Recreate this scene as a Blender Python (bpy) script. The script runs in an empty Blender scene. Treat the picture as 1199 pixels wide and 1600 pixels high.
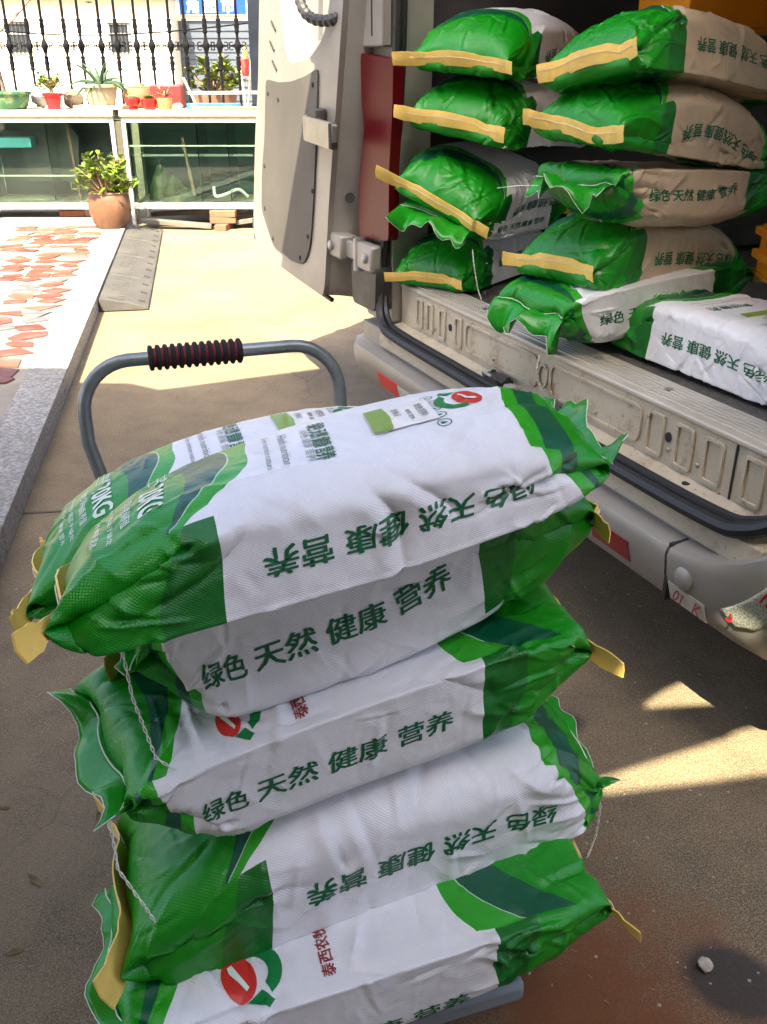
import bpy, bmesh, math, random
import numpy as np
from mathutils import Vector, Matrix, Euler
from mathutils.geometry import tessellate_polygon
R = math.radians
sc = bpy.context.scene
COL = sc.collection
# ------------------------------------------------------------------ camera, sky, sun, exposure
cam = bpy.data.cameras.new('camera'); cam_o = bpy.data.objects.new('camera', cam); COL.objects.link(cam_o)
cam_o.location = (0, 0, 1.42); cam_o.rotation_euler = (R(90-25.8), 0, 0)
cam.sensor_fit = 'VERTICAL'; cam.sensor_height = 36; cam.lens = 36*1450/1600
cam.clip_start = 0.05; cam.clip_end = 400
sc.camera = cam_o
SUN_AZ = (-0.25, -0.968); SUN_EL = R(51)
w = bpy.data.worlds.new('World'); sc.world = w; w.use_nodes = True
bg = w.node_tree.nodes['Background']; sky = w.node_tree.nodes.new('ShaderNodeTexSky')
sky.sky_type = 'NISHITA'; sky.sun_disc = False; sky.sun_elevation = SUN_EL
sky.sun_rotation = math.atan2(SUN_AZ[0], SUN_AZ[1]); sky.air_density = 0.7; sky.dust_density = 6.0; sky.ozone_density = 1.0
w.node_tree.links.new(sky.outputs[0], bg.inputs[0]); bg.inputs[1].default_value = 0.068
sl = bpy.data.lights.new('sun', 'SUN'); sl.energy = 2.6; sl.angle = R(0.25); sl.color = (1.0, 0.92, 0.69)
so = bpy.data.objects.new('sun', sl); COL.objects.link(so)
sdir = Vector((SUN_AZ[0]*math.cos(SUN_EL), SUN_AZ[1]*math.cos(SUN_EL), math.sin(SUN_EL)))
so.rotation_euler = sdir.to_track_quat('Z', 'Y').to_euler(); so.location = sdir*30
sc.view_settings.view_transform = 'Standard'; sc.view_settings.look = 'None'
sc.view_settings.exposure = 3.35; sc.view_settings.gamma = 1.0
sc.cycles.max_bounces = 8; sc.cycles.diffuse_bounces = 4; sc.cycles.transparent_max_bounces = 12
try: sc.cycles.use_denoising = True
except Exception: pass
rnd = random.Random(7)

# ------------------------------------------------------------------ helpers
class MB:
    """collects shapes and links them as ONE mesh object"""
    def __init__(s): s.v = []; s.f = []
    def add(s, vs, fs):
        o = len(s.v); s.v += [tuple(map(float, p)) for p in vs]; s.f += [tuple(i+o for i in f) for f in fs]; return s
    def box(s, x0, x1, y0, y1, z0, z1):
        return s.add([(x0,y0,z0),(x1,y0,z0),(x1,y1,z0),(x0,y1,z0),(x0,y0,z1),(x1,y0,z1),(x1,y1,z1),(x0,y1,z1)],
                     [(0,3,2,1),(4,5,6,7),(0,1,5,4),(1,2,6,5),(2,3,7,6),(3,0,4,7)])
    def bar(s, a, b, wx, wz, up=(0,0,1)):
        a = Vector(a); b = Vector(b); d = (b-a).normalized(); u = Vector(up)
        if abs(d.dot(u)) > 0.98: u = Vector((1,0,0))
        r = d.cross(u).normalized(); u = r.cross(d)
        q = [(-1,-1),(1,-1),(1,1),(-1,1)]
        vs = [p+r*(wx/2*i)+u*(wz/2*j) for p in (a, b) for i, j in q]
        return s.add(vs, [(3,2,1,0),(4,5,6,7),(0,1,5,4),(1,2,6,5),(2,3,7,6),(3,0,4,7)])
    def tube(s, pts, r, n=8, caps=True, closed=False):
        pts = [Vector(p) for p in pts]; m = len(pts); vs = []; fs = []
        rr = r if hasattr(r, '__len__') else [r]*m
        ref = Vector((0,0,1)); prev = None
        for i, p in enumerate(pts):
            t = (pts[(i+1) % m]-pts[i-1]) if closed else (pts[min(i+1, m-1)]-pts[max(i-1, 0)])
            t.normalize()
            if prev is None: u = ref if abs(t.dot(ref)) < 0.9 else Vector((1,0,0))
            else: u = prev
            u = (u-t*u.dot(t)).normalized(); prev = u; b = t.cross(u)
            for k in range(n):
                a = 2*math.pi*k/n; vs.append(p+(u*math.cos(a)+b*math.sin(a))*rr[i])
        for i in range(m if closed else m-1):
            for k in range(n):
                a = i*n+k; b2 = i*n+(k+1) % n; j = ((i+1) % m)*n
                fs.append((a, b2, j+(k+1) % n, j+k))
        if caps and not closed:
            fs.append(tuple(range(n))[::-1]); fs.append(tuple((m-1)*n+k for k in range(n)))
        return s.add(vs, fs)
    def lathe(s, prof, c=(0,0,0), n=20, caps=True, sq=0.0):
        vs = []; fs = []; m = len(prof)
        for (r, z) in prof:
            for k in range(n):
                a = 2*math.pi*k/n; f = 1.0
                vs.append((c[0]+r*f*math.cos(a), c[1]+r*f*math.sin(a), c[2]+z))
        for i in range(m-1):
            for k in range(n):
                fs.append((i*n+k, i*n+(k+1) % n, (i+1)*n+(k+1) % n, (i+1)*n+k))
        if caps:
            fs.append(tuple(range(n))[::-1]); fs.append(tuple((m-1)*n+k for k in range(n)))
        return s.add(vs, fs)
    def prism(s, outline, y0, y1, axis='y', hole=None):
        """outline in (a, b); extruded from y0 to y1 along the third axis"""
        def P(a, b, c):
            return (a, c, b) if axis == 'y' else ((c, a, b) if axis == 'x' else (a, b, c))
        n = len(outline)
        vs = [P(a, b, y0) for a, b in outline]+[P(a, b, y1) for a, b in outline]
        fs = [(i, (i+1) % n, n+(i+1) % n, n+i) for i in range(n)]
        if hole is None:
            tris = tessellate_polygon([[Vector((a, b, 0)) for a, b in outline]])
            fs += [tuple(t) for t in tris]+[tuple(i+n for i in t)[::-1] for t in tris]
            return s.add(vs, fs)
        holes = hole if isinstance(hole[0], list) else [hole]
        tris = tessellate_polygon([[Vector((a, b, 0)) for a, b in q] for q in [outline]+holes])
        lo_m = list(range(n)); hi_m = list(range(n, 2*n))
        for q in holes:
            m = len(vs); h = len(q); vs += [P(a, b, y0) for a, b in q]+[P(a, b, y1) for a, b in q]
            fs += [(m+i, m+h+i, m+h+(i+1) % h, m+(i+1) % h) for i in range(h)]
            lo_m += range(m, m+h); hi_m += range(m+h, m+2*h)
        lo_ = lambda i: lo_m[i]
        hi_ = lambda i: hi_m[i]
        fs += [tuple(lo_(i) for i in t) for t in tris]+[tuple(hi_(i) for i in t)[::-1] for t in tris]
        return s.add(vs, fs)
    def build(s, name, mat, parent=None, smooth=False, bevel=0, seg=2, loc=None):
        me = bpy.data.meshes.new(name); me.from_pydata(s.v, [], s.f); me.update()
        bm = bmesh.new(); bm.from_mesh(me); bmesh.ops.recalc_face_normals(bm, faces=bm.faces); bm.to_mesh(me); bm.free()
        me.materials.append(mat)
        if smooth:
            me.shade_smooth()
            try: me.set_sharp_from_angle(angle=R(40))
            except Exception: pass
        o = bpy.data.objects.new(name, me); COL.objects.link(o)
        if parent is not None: o.parent = parent
        if loc is not None: o.location = loc
        if bevel:
            b = o.modifiers.new('bevel', 'BEVEL'); b.width = bevel; b.segments = seg; b.limit_method = 'ANGLE'; b.angle_limit = R(35)
            me.shade_smooth()
            try: me.set_sharp_from_angle(angle=R(60))
            except Exception: pass
        return o
def tag(o, label=None, cat=None, group=None, kind=None):
    for k, v in (('label', label), ('category', cat), ('group', group), ('kind', kind)):
        if v: o[k] = v
    return o
def thing(name, label, cat, loc=(0,0,0), rot=(0,0,0), group=None):
    o = bpy.data.objects.new(name, None); COL.objects.link(o); o.empty_display_size = 0.1
    o.location = loc; o.rotation_euler = rot
    return tag(o, label, cat, group)
def rounded(pts, r, n=5):
    """round the corners of an outline; r is one radius or one per corner"""
    out = []; m = len(pts)
    for i in range(m):
        p = Vector(pts[i]+(0,)); a = Vector(pts[i-1]+(0,))-p; b = Vector(pts[(i+1) % m]+(0,))-p
        q = min((r[i] if hasattr(r, '__len__') else r), a.length*0.48, b.length*0.48)
        a.normalize(); b.normalize()
        s0 = p+a*q; s1 = p+b*q
        for k in range(n+1):
            t = k/n; c = s0*(1-t)**2+p*2*t*(1-t)+s1*t*t; out.append((c.x, c.y))
    return out

# ------------------------------------------------------------------ materials
class NT:
    def __init__(s, name):
        s.m = bpy.data.materials.new(name); s.m.use_nodes = True; s.t = s.m.node_tree; s.b = s.t.nodes['Principled BSDF']
    def n(s, typ, **kw):
        x = s.t.nodes.new('ShaderNode'+typ)
        for k, v in kw.items(): setattr(x, k, v)
        return x
    def l(s, a, b): s.t.links.new(a, b)
    def val(s, x, sock):
        if isinstance(x, (int, float)): sock.default_value = x
        else: s.l(x, sock)
    def math(s, op, a, b=0.0, c=None, clamp=False):
        x = s.n('Math', operation=op); x.use_clamp = clamp; s.val(a, x.inputs[0]); s.val(b, x.inputs[1])
        if c is not None: s.val(c, x.inputs[2])
        return x.outputs[0]
    def mix(s, f, a, b):
        x = s.n('Mix', data_type='RGBA'); s.val(f, x.inputs[0])
        for v, k in ((a, 6), (b, 7)):
            if isinstance(v, tuple): x.inputs[k].default_value = v+(1,) if len(v) == 3 else v
            else: s.l(v, x.inputs[k])
        return x.outputs[2]
    def coord(s, which='Object'): return s.n('TexCoord').outputs[which]
    def noise(s, scale, detail=4, vec=None, rough=0.55, out=0, dist=0.0):
        x = s.n('TexNoise'); x.inputs['Scale'].default_value = scale; x.inputs['Detail'].default_value = detail; x.inputs['Roughness'].default_value = rough
        x.inputs['Distortion'].default_value = dist
        s.l(vec if vec is not None else s.coord(), x.inputs['Vector']); return x.outputs[out]
    def vor(s, scale, vec=None, feature='F1', out='Distance'):
        x = s.n('TexVoronoi', feature=feature); x.inputs['Scale'].default_value = scale
        s.l(vec if vec is not None else s.coord(), x.inputs['Vector']); return x.outputs[out]
    def ramp(s, f, stops):
        x = s.n('ValToRGB'); s.l(f, x.inputs[0]); e = x.color_ramp.elements
        while len(e) < len(stops): e.new(0.5)
        for el, (p, c) in zip(e, stops): el.position = p; el.color = c+(1,) if len(c) == 3 else c
        return x.outputs[0]
    def bump(s, h, strength=0.3, dist=0.01, prev=None):
        x = s.n('Bump'); x.inputs['Strength'].default_value = strength; x.inputs['Distance'].default_value = dist; s.l(h, x.inputs['Height'])
        if prev is not None: s.l(prev, x.inputs['Normal'])
        s.l(x.outputs[0], s.b.inputs['Normal']); return x.outputs[0]
    def done(s, col=None, rough=0.5, metal=0.0, spec=0.5):
        if col is not None:
            if isinstance(col, tuple): s.b.inputs['Base Color'].default_value = col+(1,)
            else: s.l(col, s.b.inputs['Base Color'])
        s.val(rough, s.b.inputs['Roughness']); s.b.inputs['Metallic'].default_value = metal; s.b.inputs['Specular IOR Level'].default_value = spec
        return s.m
def mat(name, col, rough=0.5, metal=0.0, var=0.12, scale=8.0, bump=0.0, bscale=60.0, dirt=None, spec=0.5):
    t = NT(name); n = t.noise(scale, 5)
    lo = tuple(c*(1-var) for c in col); hi = tuple(min(1, c*(1+var)) for c in col)
    c = t.ramp(n, [(0.3, lo), (0.7, hi)])
    if dirt: 
        d = t.noise(scale*0.6, 8, rough=0.7); c = t.mix(t.ramp(d, [(0.5, (0,0,0)), (0.72, (1,1,1))]), c, dirt)
    if bump: t.bump(t.noise(bscale, 4), bump, 0.004)
    rr = t.math('ADD', t.math('MULTIPLY', n, 0.16), rough-0.08)
    return t.done(c, rr, metal, spec)
# ------------------------------------------------------------------ sacks: a small cloth solver
SL, SW, SG = 0.69, 0.265, 0.172            # flat length, panel width, gusset depth of an empty sack
NW, NG, NV = 22, 16, 56                   # cells over a panel, a gusset and the length
NU = 2*(NW+NG)
def perim():
    """rest position of every column round the tube: perimeter parameter, and box section point"""
    pts = []
    for k in range(NW): pts.append((-SW/2+SW*k/NW, SG/2))
    for k in range(NG): pts.append((SW/2, SG/2-SG*k/NG))
    for k in range(NW): pts.append((SW/2-SW*k/NW, -SG/2))
    for k in range(NG): pts.append((-SW/2, -SG/2+SG*k/NG))
    return np.array(pts)
def weld_index():
    """which panel column each column is sewn to at the flat end seams"""
    w = np.zeros(NU, int)
    for k in range(NW): w[k] = k
    for k in range(NG):
        d = round(min(k, NG-k)*SG/NG/(SW/NW)); w[NW+k] = NW-d
    for k in range(NW): w[NW+NG+k] = NW-k
    for k in range(NG):
        d = round(min(k, NG-k)*SG/NG/(SW/NW)); w[2*NW+NG+k] = d
    return w
def simulate(seed, top=0.16, steps=170, vol=0.0292, wid=0.150, press=1.0, crumple=0.03, bend=0.008):
    rng = np.random.default_rng(seed)
    P2 = perim(); wi = weld_index(); nW = NW+1
    xs = np.linspace(-SL/2, SL/2, NV)
    X = np.zeros((NV, NU, 3))
    e = np.clip(1-np.abs(xs/(SL/2))**5, 0, 1)**0.6
    X[:, :, 0] = xs[:, None]*0.96; X[:, :, 1] = (P2[:, 0]+np.sign(P2[:, 0])*0.02*np.clip(1-(P2[:, 1]/(SG/2))**2, 0, 1)*(np.abs(P2[:, 0]) > SW/2-1e-6))[None, :]; X[:, :, 2] = P2[None, :, 1]*e[:, None]
    for r in (0, -1):
        X[r, :, 1] = -SW/2+SW*wi/NW; X[r, :, 2] = 0
    X += rng.normal(0, 0.0015, X.shape)
    V = np.zeros_like(X)
    du = np.full(NU, SW/NW); du[NW:NW+NG] = SG/NG; du[2*NW+NG:] = SG/NG
    # smooth random shrink of the weave so that the cloth puckers
    def smooth_noise(a, b):
        g = rng.normal(0, 1, (a, b)); ii = np.linspace(0, a-1.001, NV); jj = np.linspace(0, b, NU, endpoint=False)
        i0 = ii.astype(int); fi = (ii-i0)[:, None]; j0 = jj.astype(int) % b; fj = (jj-jj.astype(int))[None, :]
        j1 = (j0+1) % b; i1 = np.minimum(i0+1, a-1)
        return (g[i0][:, j0]*(1-fi)*(1-fj)+g[i1][:, j0]*fi*(1-fj)+g[i0][:, j1]*(1-fi)*fj+g[i1][:, j1]*fi*fj)
    nu_ = 1+crumple*smooth_noise(9, 12); nv_ = 1+crumple*smooth_noise(9, 12)
    Lu = du[None, :]*nu_; Lv = (SL/(NV-1))*nv_[:-1]
    Ld = np.sqrt((0.5*(Lu+np.roll(Lu, 0, 1)))[:-1]**2+Lv**2)
    counts = np.bincount(wi, minlength=nW).astype(float)
    def proj(A, B, L0, k):
        d = B-A; l = np.sqrt((d*d).sum(-1))+1e-9
        c = (0.5*k*(l-L0)/l)[..., None]*d
        return c
    ju = [np.arange(0, NU, 2), np.arange(1, NU, 2)]
    iv = [np.arange(0, NV-1, 2), np.arange(1, NV-1, 2)]
    dt = 1/60.
    for it in range(steps):
        prog = min(1.0, it/(steps*0.45))
        # pressure along vertex normals
        tu = np.roll(X, -1, 1)-np.roll(X, 1, 1); tv = np.empty_like(X); tv[1:-1] = X[2:]-X[:-2]; tv[0] = X[1]-X[0]; tv[-1] = X[-1]-X[-2]
        n = np.cross(tv, tu); n /= (np.linalg.norm(n, axis=-1, keepdims=True)+1e-9)
        C = 0.5*np.cross(tv, tu)*0.5
        volume = abs((X*C).sum()/3.0)
        pr = press*np.clip((vol-volume)/vol*160.0, -5.0, 6.0)*np.clip(1.0-6.0*(X[:, :, 2:3]-0.0), 0.3, 1.5)
        acc = n*pr; acc[:, :, 2] -= 0.8
        V = (V+acc*dt)*0.90
        Y = X+V*dt
        for sub in range(4):
            for j in ju:
                j2 = (j+1) % NU; c = proj(Y[:, j], Y[:, j2], Lu[:, j], 1.0); Y[:, j] += c; Y[:, j2] -= c
            for i in iv:
                c = proj(Y[i], Y[i+1], Lv[i], 1.0); Y[i] += c; Y[i+1] -= c
            if sub % 2 == 0:
                for i in iv:
                    for sh in (1, -1):
                        Q = np.roll(Y, -sh, 1); c = proj(Y[i], Q[i+1], Ld[i], 0.35); Y[i] += c; Q[i+1] -= c; Y = np.where(np.isin(np.arange(NV), i+1)[:, None, None], np.roll(Q, sh, 1), Y)
            else:   # bending: pull gently towards the mean of the neighbours
                m = 0.5*(np.roll(Y, 1, 1)+np.roll(Y, -1, 1)); Y = Y+bend*(m-Y)
                m = 0.5*(Y[2:]+Y[:-2]); Y[1:-1] += bend*(m-Y[1:-1])
            for r in (0, -1):
                for a in range(3):
                    s = np.bincount(wi, weights=Y[r, :, a], minlength=nW)/counts; Y[r, :, a] = s[wi]
            z = Y[:, :, 2]
            lo = -0.085
            Y[:, :, 2] = np.where(z < lo, lo+0.05*(z-lo), z)
            y = Y[:, :, 1]; Y[:, :, 1] = np.where(np.abs(y) > wid, np.sign(y)*(wid+0.2*(np.abs(y)-wid)), y)
            z = Y[:, :, 2]; hi = lo+top
            Y[:, :, 2] = np.where(z > hi, hi+0.12*(z-hi), z)
        V = (Y-X)/dt; X = Y
    X[:, :, 2] += 0.085
    return X
def catmull(A, axis, periodic):
    """insert a midpoint between samples along one axis (Catmull-Rom)"""
    A = np.moveaxis(A, axis, 0); n = len(A)
    if periodic: p0, p1, p2, p3 = np.roll(A, 1, 0), A, np.roll(A, -1, 0), np.roll(A, -2, 0)
    else:
        p1, p2 = A[:-1], A[1:]; p0 = np.concatenate([A[:1], A[:-2]]); p3 = np.concatenate([A[2:], A[-1:]])
    m = (-p0+9*p1+9*p2-p3)/16
    out = np.empty((2*n if periodic else 2*n-1,)+A.shape[1:]); out[0::2] = A; out[1::2] = m
    return np.moveaxis(out, 0, axis)

def wrinkle(X, seed, n_mid=46, n_end=34, amp=1.0, lines=(), fine=False):
    """press sharp creases into the cloth: short ones across the sides, longer ones running in from the end seams"""
    rng = np.random.default_rng(seed)
    nv, nu = X.shape[:2]; per = 2*(SW+SG)
    tu = np.roll(X, -1, 1)-np.roll(X, 1, 1); tv = np.empty_like(X); tv[1:-1] = X[2:]-X[:-2]; tv[0] = X[1]-X[0]; tv[-1] = X[-1]-X[-2]
    n = np.cross(tv, tu); n /= (np.linalg.norm(n, axis=-1, keepdims=True)+1e-9)
    U = np.linspace(0, SL, nv)[:, None]; S = (np.arange(nu)*per/nu)[None, :]
    D = np.zeros((nv, nu))
    L = list(lines)
    for _ in range(n_mid):
        L.append((rng.uniform(0.10, SL-0.10), rng.uniform(0, per), rng.normal(math.pi/2, 0.6), rng.uniform(0.05, 0.16), rng.uniform(0.0015, 0.0065)*rng.choice((-1, 1)), rng.uniform(0.006, 0.012)))
    for _ in range(n_end):
        e = rng.choice((0, 1)); u = rng.uniform(0.05, 0.17)
        L.append((u if e == 0 else SL-u, rng.uniform(0, per), rng.normal(0, 0.55), rng.uniform(0.10, 0.22), rng.uniform(0.003, 0.008)*rng.choice((-1, 1)), rng.uniform(0.008, 0.015)))
    if fine:
        for _ in range(70):
            L.append((rng.uniform(0.05, SL-0.05), rng.uniform(0, per), rng.normal(math.pi/2, 0.7), rng.uniform(0.04, 0.15), rng.uniform(0.0008, 0.0024)*rng.choice((-1, 1)), rng.uniform(0.0028, 0.0055)))
        for _ in range(75):
            e = rng.choice((0, 1)); u = rng.uniform(0.03, 0.16)
            L.append((u if e == 0 else SL-u, rng.uniform(0, per), rng.normal(0, 0.7), rng.uniform(0.05, 0.16), rng.uniform(0.0014, 0.0052)*rng.choice((-1, 1)), rng.uniform(0.003, 0.006)))
    for (u0, s0, a, l, h, w) in L:
        dU = U-u0; dS = (S-s0+per/2) % per-per/2
        along = dU*math.cos(a)+dS*math.sin(a); cross = -dU*math.sin(a)+dS*math.cos(a)
        cross = cross+0.35*w*np.sin(along*40+s0*50)+1.2*along*along*(1 if h > 0 else -1)
        env = np.clip(1-(2*along/l)**2, 0, 1)**1.0
        x = cross/w
        D += h*amp*env*(np.exp(-np.abs(x)*1.3)-0.45*np.exp(-((x-1.6)/1.3)**2))
    edge = np.clip(np.minimum(U, SL-U)/0.03, 0, 1)
    return X+n*(D*edge)[..., None]
# ------------------------------------------------------------------ the printed sack cloth
PER = 2*(SW+SG)
def float_curve(t, f, pts):
    x = t.n('FloatCurve'); c = x.mapping.curves[0]
    while len(c.points) < len(pts): c.points.new(0.5, 0.5)
    for p, (a, b) in zip(c.points, pts): p.location = (a, b); p.handle_type = 'AUTO'
    x.mapping.update(); t.l(f, x.inputs['Value']); return x.outputs[0]
def sack_material(name, white=(0.80, 0.80, 0.82)):
    t = NT(name)
    a = t.n('UVMap'); a.uv_map = 'design'; sa = t.n('SeparateXYZ'); t.l(a.outputs[0], sa.inputs[0]); u, v = sa.outputs[0], sa.outputs[1]
    b = t.n('UVMap'); b.uv_map = 'panel'; sb = t.n('SeparateXYZ'); t.l(b.outputs[0], sb.inputs[0]); pan = sb.outputs[0]
    m = t.n('UVMap'); m.uv_map = 'metres'; sm = t.n('SeparateXYZ'); t.l(m.outputs[0], sm.inputs[0])
    obj = t.coord()
    wob = t.math('MULTIPLY', t.math('SUBTRACT', t.noise(3.0, 2, obj), 0.5), 0.012)
    u = t.math('ADD', u, wob)
    def both(face, gus):
        f = float_curve(t, v, face); g = float_curve(t, v, gus)
        return t.math('ADD', t.math('MULTIPLY', f, t.math('SUBTRACT', 1.0, pan)), t.math('MULTIPLY', g, pan))
    b1 = both([(0, 0.235), (0.25, 0.325), (0.5, 0.335), (0.8, 0.33), (1, 0.30)], [(0, 0.275), (0.5, 0.268), (1, 0.262)])
    b3 = both([(0, 0.215), (0.25, 0.285), (0.5, 0.305), (0.8, 0.27), (1, 0.20)], [(0, 0.275), (0.5, 0.268), (1, 0.262)])
    b2 = both([(0, 0.21), (0.25, 0.245), (0.5, 0.235), (0.8, 0.17), (1, 0.10)], [(0, 0.235), (0.5, 0.19), (1, 0.185)])
    t1 = both([(0, 0.80), (0.25, 0.79), (0.5, 0.80), (0.8, 0.84), (1, 0.88)], [(0, 0.825), (0.5, 0.875), (1, 0.915)])
    t2 = both([(0, 0.835), (0.25, 0.825), (0.5, 0.83), (0.8, 0.875), (1, 0.915)], [(0, 0.865), (0.5, 0.905), (1, 0.945)])
    t3 = both([(0, 0.90), (0.25, 0.885), (0.5, 0.875), (0.8, 0.90), (1, 0.925)], [(0, 0.91), (0.5, 0.935), (1, 0.955)])
    lt = lambda x, y: t.math('LESS_THAN', x, y)
    gt = lambda x, y: t.math('GREATER_THAN', x, y)
    green = t.mix(t.noise(5, 3, obj), (0.001, 0.205, 0.002), (0.004, 0.300, 0.006)); light = (0.022, 0.345, 0.010); teal = (0.0, 0.085, 0.036)
    wt = t.mix(t.ramp(t.noise(6, 6, obj, 0.7), [(0.5, (0,0,0)), (0.8, (1,1,1))]), white, tuple(c*0.86 for c in white))
    k_ = 2*math.pi/0.0042; wc = t.math('MULTIPLY', t.math('SINE', t.math('MULTIPLY', sm.outputs[0], k_)), t.math('SINE', t.math('MULTIPLY', sm.outputs[1], k_)))
    wt = t.mix(t.math('MULTIPLY', t.math('MAXIMUM', wc, 0.0), 0.16), wt, tuple(c*0.55 for c in white))
    wt = t.mix(t.math('MULTIPLY', t.ramp(t.noise(3.5, 8, obj, 0.72, dist=0.8), [(0.53, (0,0,0)), (0.78, (1,1,1))]), 0.42), wt, (white[0]*0.62, white[1]*0.56, white[2]*0.46))
    col = t.mix(lt(u, b1), wt, light); col = t.mix(lt(u, t.math('ADD', b3, 0.0025)), col, t.mix(pan, (0.45, 0.62, 0.45), (0.0, 0.145, 0.010))); tealm = t.mix(pan, teal, (0.0, 0.145, 0.010)); col = t.mix(lt(u, b3), col, tealm); col = t.mix(lt(u, b2), col, green)
    col = t.mix(gt(u, t1), col, light); col = t.mix(gt(u, t2), col, teal); col = t.mix(gt(u, t3), col, green)
    geo = t.n('NewGeometry'); col = t.mix(geo.outputs['Backfacing'], col, (0.55, 0.62, 0.55))
    # weave and small crumples
    k = 2*math.pi/0.0042
    wv = t.math('MULTIPLY', t.math('SINE', t.math('MULTIPLY', sm.outputs[0], k)), t.math('SINE', t.math('MULTIPLY', sm.outputs[1], k)))
    rid = t.math('SUBTRACT', 1.0, t.math('ABSOLUTE', t.math('MULTIPLY', t.math('SUBTRACT', t.noise(19, 1, obj, 0.3), 0.5), 5.0)))
    rid = t.math('MAXIMUM', rid, 0.0)
    rid2 = t.vor(26, t.mix(0.06, obj, t.noise(9, 3, obj, 0.5, out=1)), 'DISTANCE_TO_EDGE')
    n1 = t.bump(t.math('ADD', t.math('MULTIPLY', rid, 0.45), t.math('MULTIPLY', rid2, 0.75)), 0.45, 0.006)
    n2 = t.bump(wv, 0.28, 0.0009, n1)
    rough = t.math('ADD', 0.30, t.math('MULTIPLY', t.noise(9, 4, obj), 0.18))
    gr_ = t.math('MULTIPLY', t.math('ADD', lt(u, b1), gt(u, t1)), 0.22); t.l(gr_, t.b.inputs['Coat Weight']); t.b.inputs['Coat Roughness'].default_value = 0.16
    return t.done(col, rough, 0.0, 0.42)
M_SACK = sack_material('sack print on woven plastic')
M_WARMLIT = sack_material('sack print with warm van light in the white', (0.55, 0.43, 0.30))  # white cloth painted tan to stand in for warm light inside the van
def ink(name, c): return mat(name, c, 0.4, 0, 0.08, 30)
M_INK = ink('dark green ink', (0.0, 0.125, 0.045)); M_INKW = ink('white ink', (0.72, 0.80, 0.70)); M_INKR = ink('red ink', (0.62, 0.03, 0.02)); M_INKG = ink('grey ink', (0.22, 0.25, 0.23))
M_INKLEAF = ink('leaf green ink', (0.0, 0.20, 0.04)); M_INKDR = ink('dark red ink', (0.30, 0.03, 0.03)); M_LABEL = ink('label paper', (0.80, 0.79, 0.74)); M_LIME = ink('label green print', (0.20, 0.34, 0.04)); M_BLACK = ink('black print', (0.03, 0.03, 0.03))
M_TAPE = mat('yellow kraft tape', (0.90, 0.60, 0.14), 0.5, 0, 0.13, 14, 0.7, 38)
M_THREAD = mat('white cotton thread', (0.74, 0.74, 0.66), 0.8, 0, 0.1, 60)
M_FLAP = None
def flap_material():
    t = NT('green sack hem'); geo = t.n('NewGeometry'); obj = t.coord()
    g = t.mix(t.noise(9, 3, obj), (0.002, 0.20, 0.005), (0.016, 0.33, 0.014))
    c = t.mix(geo.outputs['Backfacing'], g, (0.05, 0.30, 0.05))
    t.bump(t.noise(26, 3, obj), 0.5, 0.006); return t.done(c, 0.32, 0, 0.55)
M_FLAP = flap_material()

_text_cache = {}
def text2d(body, bold=0.0):
    """triangles of a line of text, centred, 1 unit high lettering"""
    key = (body, bold)
    if key in _text_cache: return _text_cache[key]
    if bold:
        v, f = text2d(body, 0.0); n = len(v); V = np.concatenate([v+np.array(q+(0,))*bold+np.array((0, 0, k)) for k, q in enumerate(((-1, -.6), (1, -.6), (-1, .6), (1, .6)))]) if n else v
        F = [tuple(i+n*k for i in t) for k in range(4) for t in f]; _text_cache[key] = (V, F); return V, F
    cu = bpy.data.curves.new('lettering', 'FONT'); cu.body = body; cu.size = 1.0; cu.resolution_u = 2; cu.align_x = 'LEFT'
    o = bpy.data.objects.new('lettering', cu); COL.objects.link(o)
    dg = bpy.context.evaluated_depsgraph_get(); me = bpy.data.meshes.new_from_object(o.evaluated_get(dg))
    bm = bmesh.new(); bm.from_mesh(me); bmesh.ops.triangulate(bm, faces=bm.faces)
    V = np.array([(v.co.x, v.co.y, 0.0) for v in bm.verts]) if len(bm.verts) else np.zeros((0, 3)); bm.verts.index_update()
    F = [tuple(v.index for v in f.verts) for f in bm.faces]; bm.free()
    bpy.data.objects.remove(o); bpy.data.curves.remove(cu); bpy.data.meshes.remove(me)
    if len(V): V = V-(V.min(0)+V.max(0))/2
    _text_cache[key] = (V, F); return V, F
def poly2d(*outlines):
    V = []; F = []
    for ol in outlines:
        b = len(V); V += list(ol); F += [tuple(i+b for i in t) for t in tessellate_polygon([[Vector((p[0], p[1], 0)) for p in ol]])]
    V = np.array(V, float); return np.concatenate([V, np.zeros((len(V), 1))], 1), F
def text_block(rows, bold=0.0):
    """rows of (text, x, y, height-scale, width or None) joined into one print"""
    V = np.zeros((0, 3)); F = []
    for (body, x, y, h, wd) in rows:
        v, f = text2d(body, bold); v = v*np.array([h, h, 1])
        if wd: v = v*np.array([wd/max(np.ptp(v[:, 0]), 1e-6), 1, 1])
        F += [tuple(i+len(V) for i in t) for t in f]; V = np.concatenate([V, v+np.array([x, y, 0])])
    return V, F
def subdivide2d(V, F, lim):
    bm = bmesh.new(); vs = [bm.verts.new((p[0], p[1], p[2]*1e-4)) for p in V]
    for f in F:
        try: bm.faces.new([vs[i] for i in f])
        except ValueError: pass
    for _ in range(4):
        ed = [e for e in bm.edges if e.calc_length() > lim]
        if not ed: break
        bmesh.ops.subdivide_edges(bm, edges=ed, cuts=1); bmesh.ops.triangulate(bm, faces=[f for f in bm.faces if len(f.verts) > 3])
    bm.verts.index_update(); V = np.array([tuple(v.co) for v in bm.verts]); F = [tuple(v.index for v in f.verts) for f in bm.faces]; bm.free()
    return V, F

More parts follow.
